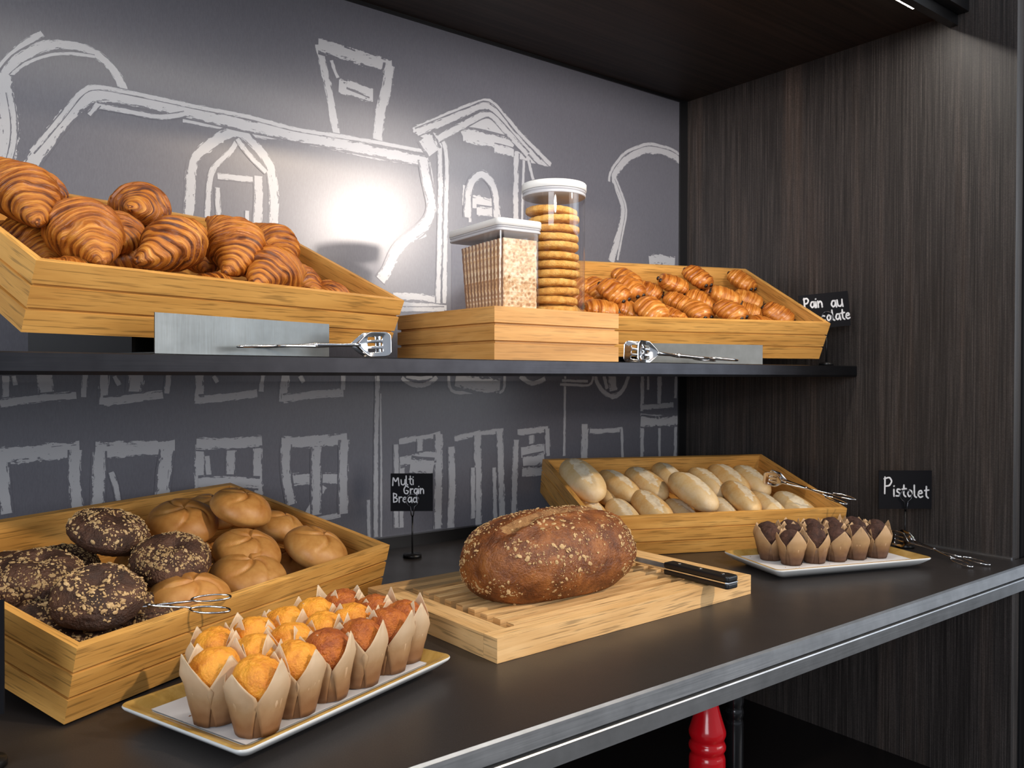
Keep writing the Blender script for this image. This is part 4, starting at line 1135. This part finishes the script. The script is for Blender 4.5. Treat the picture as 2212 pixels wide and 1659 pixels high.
def cookie_pt(seed):
    def f(d):
        e = .42; z = math.copysign(abs(d.z) ** e, d.z); rho = math.hypot(d.x, d.y)
        k = math.hypot(d.x, d.y); s = (1 - abs(z) ** 3.2) ** .35 if abs(z) < 1 else 0
        rr_ = max(s, k) if k > .05 else k
        r = .0425 * (rr_) * (1 + .02 * nz(d.x + seed, d.y, 0, 2)) if k > 1e-6 else 0
        return (d.x / max(k, 1e-6) * r, d.y / max(k, 1e-6) * r, z * .0076 * (1 + .12 * nz(d.x + seed, d.y, d.z, 5)) - .0012 * nz(d.x + seed, d.y, d.z, 12))
    return f
def mk_cookie(i):
    return lambda: mesh('cookie', *sphere_geo(28, 44, cookie_pt(i * 3.1 + .7)), M_COOKIE, None, None, True)
CK = Stock([mk_cookie(0), mk_cookie(1)])
nth = ['lowest', 'second lowest', 'third from the bottom', 'fourth from the bottom', 'fifth from the bottom', 'sixth from the bottom', 'sixth from the top', 'fifth from the top', 'fourth from the top', 'third from the top', 'second from the top', 'topmost']
for k in range(12):
    dx_, dy_ = rnd.uniform(-.003, .003) - .002, rnd.uniform(-.003, .003)
    M_ = frame(.903 + dx_, -.359 + dy_, ZB + .0038 + .0072 + k * .01475, rnd.random() * 6, 0) @ Matrix.Rotation(R(rnd.uniform(-2.5, 2.5) if k < 10 else 3), 4, 'Y')
    put(CK.get(k), M_, 'golden cookie, %s of the stack in the round jar' % nth[k], 'cookie', 'cookies stacked in the round jar')

# ---------------------------------------------------------------- serving tongs
def blade_geo(sy):
    """slotted oval blade standing in the xz plane, x from 0 to .05"""
    NX, NZ = 20, 16; V = []; F = []; idx = {}
    L_, Hh = .052, .036
    def pt(i, j):
        u = i / NX; v = 2 * j / NZ - 1
        prof = min(1, (u / .38) ** .75) if u < .38 else (1 if u < .8 else math.sqrt(max(0, 1 - ((u - .8) / .2) ** 2 * .55)))
        z = v * Hh / 2 * max(prof, .10)
        y = -.004 * sin(pi * min(1, u * 1.1)) + .004 * u - .003 * (1 - v * v) * sin(pi * u)
        return (u * L_, y * sy, z)
    for i in range(NX + 1):
        for j in range(NZ + 1): idx[i, j] = len(V); V.append(pt(i, j))
    for i in range(NX):
        for j in range(NZ):
            hole = (7 <= i < 15) and j in (3, 4, 7, 8, 11, 12)
            if hole: continue
            F.append((idx[i, j], idx[i + 1, j], idx[i + 1, j + 1], idx[i, j + 1]))
    return V, F
def make_tongs():
    t = empty('serving_tongs')
    for s_ in (-1, 1):
        # arm: from the handle loop over the pivot to the blade on the other side
        pts = [(.058, .012 * s_, 0), (.075, .0085 * s_, 0), (.10, .0045 * s_, .0006 * s_), (.118, 0, .0010 * s_), (.135, -.004 * s_, .0006 * s_), (.155, -.0095 * s_, 0), (.170, -.0115 * s_, 0), (.180, -.012 * s_, 0)]
        a = MB().tube(pts, [.0019, .0019, .0021, .0026, .0024, .0021, .0026, .0030], 10).build('arm', M_STEEL, t, True)
        loop = []
        for k in range(28):
            an = 2 * pi * k / 28; loop.append((.030 + .029 * cos(an), (.0215 + .0115 * sin(an) - .0035 * cos(an)) * s_, 0))
        MB().tube(loop, .0017, 8, True).build('finger_loop', M_STEEL, a, True)
        V, F = blade_geo(-s_); b_ = mesh('slotted_blade', [(x + .176, y - .012 * s_, z) for x, y, z in V], F, M_STEEL, t, None, True)
        so = b_.modifiers.new('t', 'SOLIDIFY'); so.thickness = .0014; so.offset = 0
        sb = b_.modifiers.new('s', 'SUBSURF'); sb.levels = 1; sb.render_levels = 1
    MB().lathe([(.0034, -.0032), (.0034, .0032), (.0022, .0042), (.0001, .0043)], 14, (.118, 0, 0)).build('pivot', M_STEEL, t, True)
    return t
TG = make_tongs()
def copy_tree(o, parent=None):
    c = o.copy(); COL.objects.link(c); c.parent = parent
    for ch in o.children: copy_tree(ch, c)
    return c
def tongs(M, label, first=[True]):
    o = TG if first[0] else copy_tree(TG); first[0] = False
    o.matrix_world = M; tag(o, label, 'tongs', 'steel serving tongs with slotted blades'); return o
def aim(a, b, z=(0, 0, 1), sc=1.0):
    a, b = Vector(a), Vector(b); x = (b - a).normalized(); y = Vector(z).cross(x).normalized(); zz = x.cross(y)
    return Matrix.Translation(a) @ Matrix((x, y, zz)).transposed().to_4x4() @ Matrix.Scale(sc, 4)
tongs(aim((.338, -.436, ZS + .010), (.548, -.440, ZS + .0185), sc=.90), 'steel tongs on the shelf edge in front of the croissant crate')
tongs(aim((1.238, -.450, ZS + .006), (.998, -.440, ZS + .0190), sc=1.04), 'steel tongs on the shelf edge in front of the chocolate pastry crate')
L2 = lambda M_, a: tuple(M_ @ Vector(a))
tongs(aim(L2(MLR, (.262, -.014, .096)), L2(MLR, (.165, .150, .092)), tuple(MLR.to_3x3() @ Vector((0, 0, 1))), .80), 'steel tongs lying across the right end of the oval roll crate')
tongs(aim(L2(MLL, (-.088, -.020, .083)), L2(MLL, (-.20, .10, .062)), tuple(MLL.to_3x3() @ Vector((0, 0, 1))), .72), 'steel tongs on the front rim of the bun crate, handles out')
tongs(aim((1.536, -.768, .0035), (1.585, -.600, .0200), sc=.84), 'steel tongs lying on the counter beside the chocolate muffin plate')

# ---------------------------------------------------------------- signs with chalk lettering
GL = {
 'M': [[(0,0),(.05,1),(.35,.35),(.65,1),(.75,0)]], 'u': [[(0,.6),(.03,.12),(.25,0),(.45,.2),(.48,.62)],[(.48,.3),(.52,0)]], 'l': [[(0,1),(.02,.1),(.2,0)]], 't': [[(.15,.95),(.13,.15),(.32,0)],[(0,.62),(.36,.66)]],
 'i': [[(0,.55),(.02,0)],[(0,.82),(.02,.84)]], 'G': [[(.6,.8),(.3,1),(.02,.6),(.1,.1),(.45,0),(.62,.35),(.35,.42)]], 'r': [[(0,.6),(.02,0)],[(.02,.38),(.18,.6),(.34,.56)]],
 'a': [[(.42,.55),(.15,.6),(0,.25),(.18,0),(.4,.2),(.43,.58)],[(.43,.4),(.5,0)]], 'n': [[(0,.6),(.02,0)],[(.02,.35),(.22,.6),(.4,.45),(.42,0)]], 'B': [[(.05,0),(.03,1)],[(.03,1),(.42,.88),(.38,.6),(.05,.52),(.5,.4),(.45,.08),(.05,0)]],
 'e': [[(.03,.32),(.4,.36),(.3,.6),(.08,.52),(0,.2),(.2,0),(.42,.1)]], 'd': [[(.4,.5),(.15,.58),(0,.25),(.18,0),(.42,.18)],[(.44,1),(.44,.1),(.5,0)]], 'P': [[(.04,0),(.05,1)],[(.0,.9),(.35,1),(.52,.75),(.35,.48),(.06,.45)]],
 's': [[(.36,.56),(.1,.6),(.06,.4),(.34,.24),(.28,.02),(0,.04)]], 'o': [[(.2,.58),(0,.3),(.16,0),(.4,.18),(.38,.5),(.2,.58)]], 'C': [[(.5,.8),(.2,.95),(0,.5),(.15,.05),(.5,.1)]], 'h': [[(0,1),(.02,0)],[(.02,.35),(.22,.58),(.38,.42),(.4,0)]], 'c': [[(.38,.5),(.12,.58),(0,.25),(.15,0),(.4,.1)]],
}
WD = {'M': .92, 'G': .78, 'B': .64, 'P': .62, 'l': .32, 'i': .2, 't': .44, 'r': .42, 's': .50, 'C': .62}
def letter(text_lines, wpen, parent, name='lettering'):
    """text_lines: (string, x, z, height, slope) on the card's face; strokes with thickness, round ends"""
    mb_ = MB(); kk = 0
    for s_, x, z, h_, sl in text_lines:
        cx = x
        for ch in s_:
            if ch == ' ': cx += h_ * .5; continue
            for st in GL[ch]:
                kk += 1
                P = [Vector((cx + a * h_ * .92, z + b_ * h_ + (cx - x) * sl)) for a, b_ in st]
                fine = []
                for i in range(len(P) - 1):
                    for k in range(5): fine.append(P[i].lerp(P[i + 1], k / 5))
                fine.append(P[-1])
                for _ in range(2): fine = [fine[0]] + [(fine[i - 1] + 2 * fine[i] + fine[i + 1]) / 4 for i in range(1, len(fine) - 1)] + [fine[-1]]
                V = []; F = []; n_ = len(fine); y = -.0009 - (kk % 5) * .00002
                for i, c in enumerate(fine):
                    t = (fine[min(i + 1, n_ - 1)] - fine[max(i - 1, 0)]); t = t.normalized() if t.length > 1e-9 else Vector((1, 0)); nn = Vector((-t.y, t.x))
                    ww = wpen * (1 + .25 * noise.noise(Vector((c.x * 900, c.y * 900, kk))))
                    V += [(c.x + nn.x * ww, y, c.y + nn.y * ww), (c.x - nn.x * ww, y, c.y - nn.y * ww)]
                for i in range(n_ - 1): F.append((2 * i, 2 * i + 1, 2 * i + 3, 2 * i + 2))
                mb_.add(V, F)
                for c in (fine[0], fine[-1]):
                    V = [(c.x, y, c.y)] + [(c.x + wpen * cos(a), y, c.y + wpen * sin(a)) for a in [2 * pi * q / 10 for q in range(10)]]
                    mb_.add(V, [(0, 1 + q, 1 + (q + 1) % 10) for q in range(10)])
            cx += h_ * WD.get(ch, .56)
    return mb_.build(name, M_CHALKW, parent)
def make_sign(label, base, yaw, x0, x1, z0, z1, roll, lines, wpen, loopz, z=0.0, br=.017):
    s_ = empty('sign_holder', frame(base[0], base[1], z + .0004, yaw)); tag(s_, label, 'sign')
    MB().lathe([(br, 0), (br, .004), (br - .001, .006), (.004, .007), (.0016, .0085)], 36).build('base', M_BLACKM, s_, True)
    MB().tube([(0, 0, .007), (0, 0, loopz - .030)], .0016, 10).build('stem', M_BLACKM, s_, True)
    # pear shaped wire clip, one turn in front of the card and one behind
    lp = []
    for k in range(25):
        a = -pi / 2 + .35 + (2 * pi - .7) * k / 24
        lp.append((.0115 * cos(a), -.0028, loopz + .0115 * sin(a)))
    lp = [(0, 0, loopz - .032), (.002, -.0028, loopz - .026)] + lp + [(-.002, -.0028, loopz - .026), (0, 0, loopz - .031)]
    MB().tube(lp, .0011, 8).build('wire_clip', M_CLIP, s_, True)
    cd = MB().box(x0, x1, 0.0, .0016, z0, z1).build('card', M_CARD, s_)
    bevel(cd, .0003, 1)
    if roll:
        c = Matrix.Translation(((x0 + x1) / 2, 0, (z0 + z1) / 2)); cd.matrix_local = c @ Matrix.Rotation(roll, 4, 'Y') @ c.inverted()
    if lines:
        lt = letter(lines, wpen, cd)
        lt.location = (x0, 0, z0)
    return s_
make_sign('black card reading Multi Grain Bread on a wire clip holder behind the loaf', (.789, -.098), R(-36), -.040, .037, .084, .153, 0,
          [('Multi', .004, .047, .0165, .05), ('Grain', .024, .0315, .0155, .03), ('Bread', .005, .0165, .0165, -.02)], .00105, .104)
make_sign('black card reading Pistolet on a wire clip holder beside the side wall', (1.601, -.600), R(-37), -.052, .052, .075, .150, 0,
          [('P', .010, .030, .032, 0), ('istolet', .029, .025, .0235, -.06)], .0015, .101)
make_sign('black card reading Pain au Chocolate behind the upper right crate', (1.575, -.445), R(-38), -.056, .047, .078, .150, R(-6),
          [('Pain', .010, .044, .021, 0), ('au', .066, .041, .023, 0), ('Chocolate', .006, .014, .021, 0)], .0016, .100, z=ZS, br=.014)
make_sign('black card and holder at the left photo edge, seen only by their right rim', (.078, -.583), R(-38), -.094, .0165, .045, .142, 0, None, 0, .075)

# ---------------------------------------------------------------- things under the counter
def mill(label, loc, m_, r, h_, name='turned_post'):
    k = r / .030
    prof = [(.030, 0), (.031, .01), (.0305, .120), (.029, .1255), (.0270, .1290), (.0285, .133), (.0312, .138), (.0312, .143), (.029, .148), (.0272, .151), (.0290, .155), (.0312, .161), (.0312, .167), (.029, .174), (.0225, .195), (.0172, .215), (.0150, .25), (.0150, .30), (.019, .31), (.021, .33), (.018, .355), (.006, .37)]
    o = MB().lathe([(a * k, b_) for a, b_ in prof], 48).build(name, m_, None, True); o.location = loc; tag(o, label, 'turned post'); return o
M_RED = simple('red_lacquer', (.62, .006, .012), .16); M_BLK = simple('black_lacquer', (.010, .010, .011), .16)
mill('glossy red turned wooden post under the counter', (1.130, -.500, -.4365), M_RED, .0300, .385)
mill('glossy black turned wooden post behind the red one', (1.283, -.440, -.4365), M_BLK, .0165, .385)
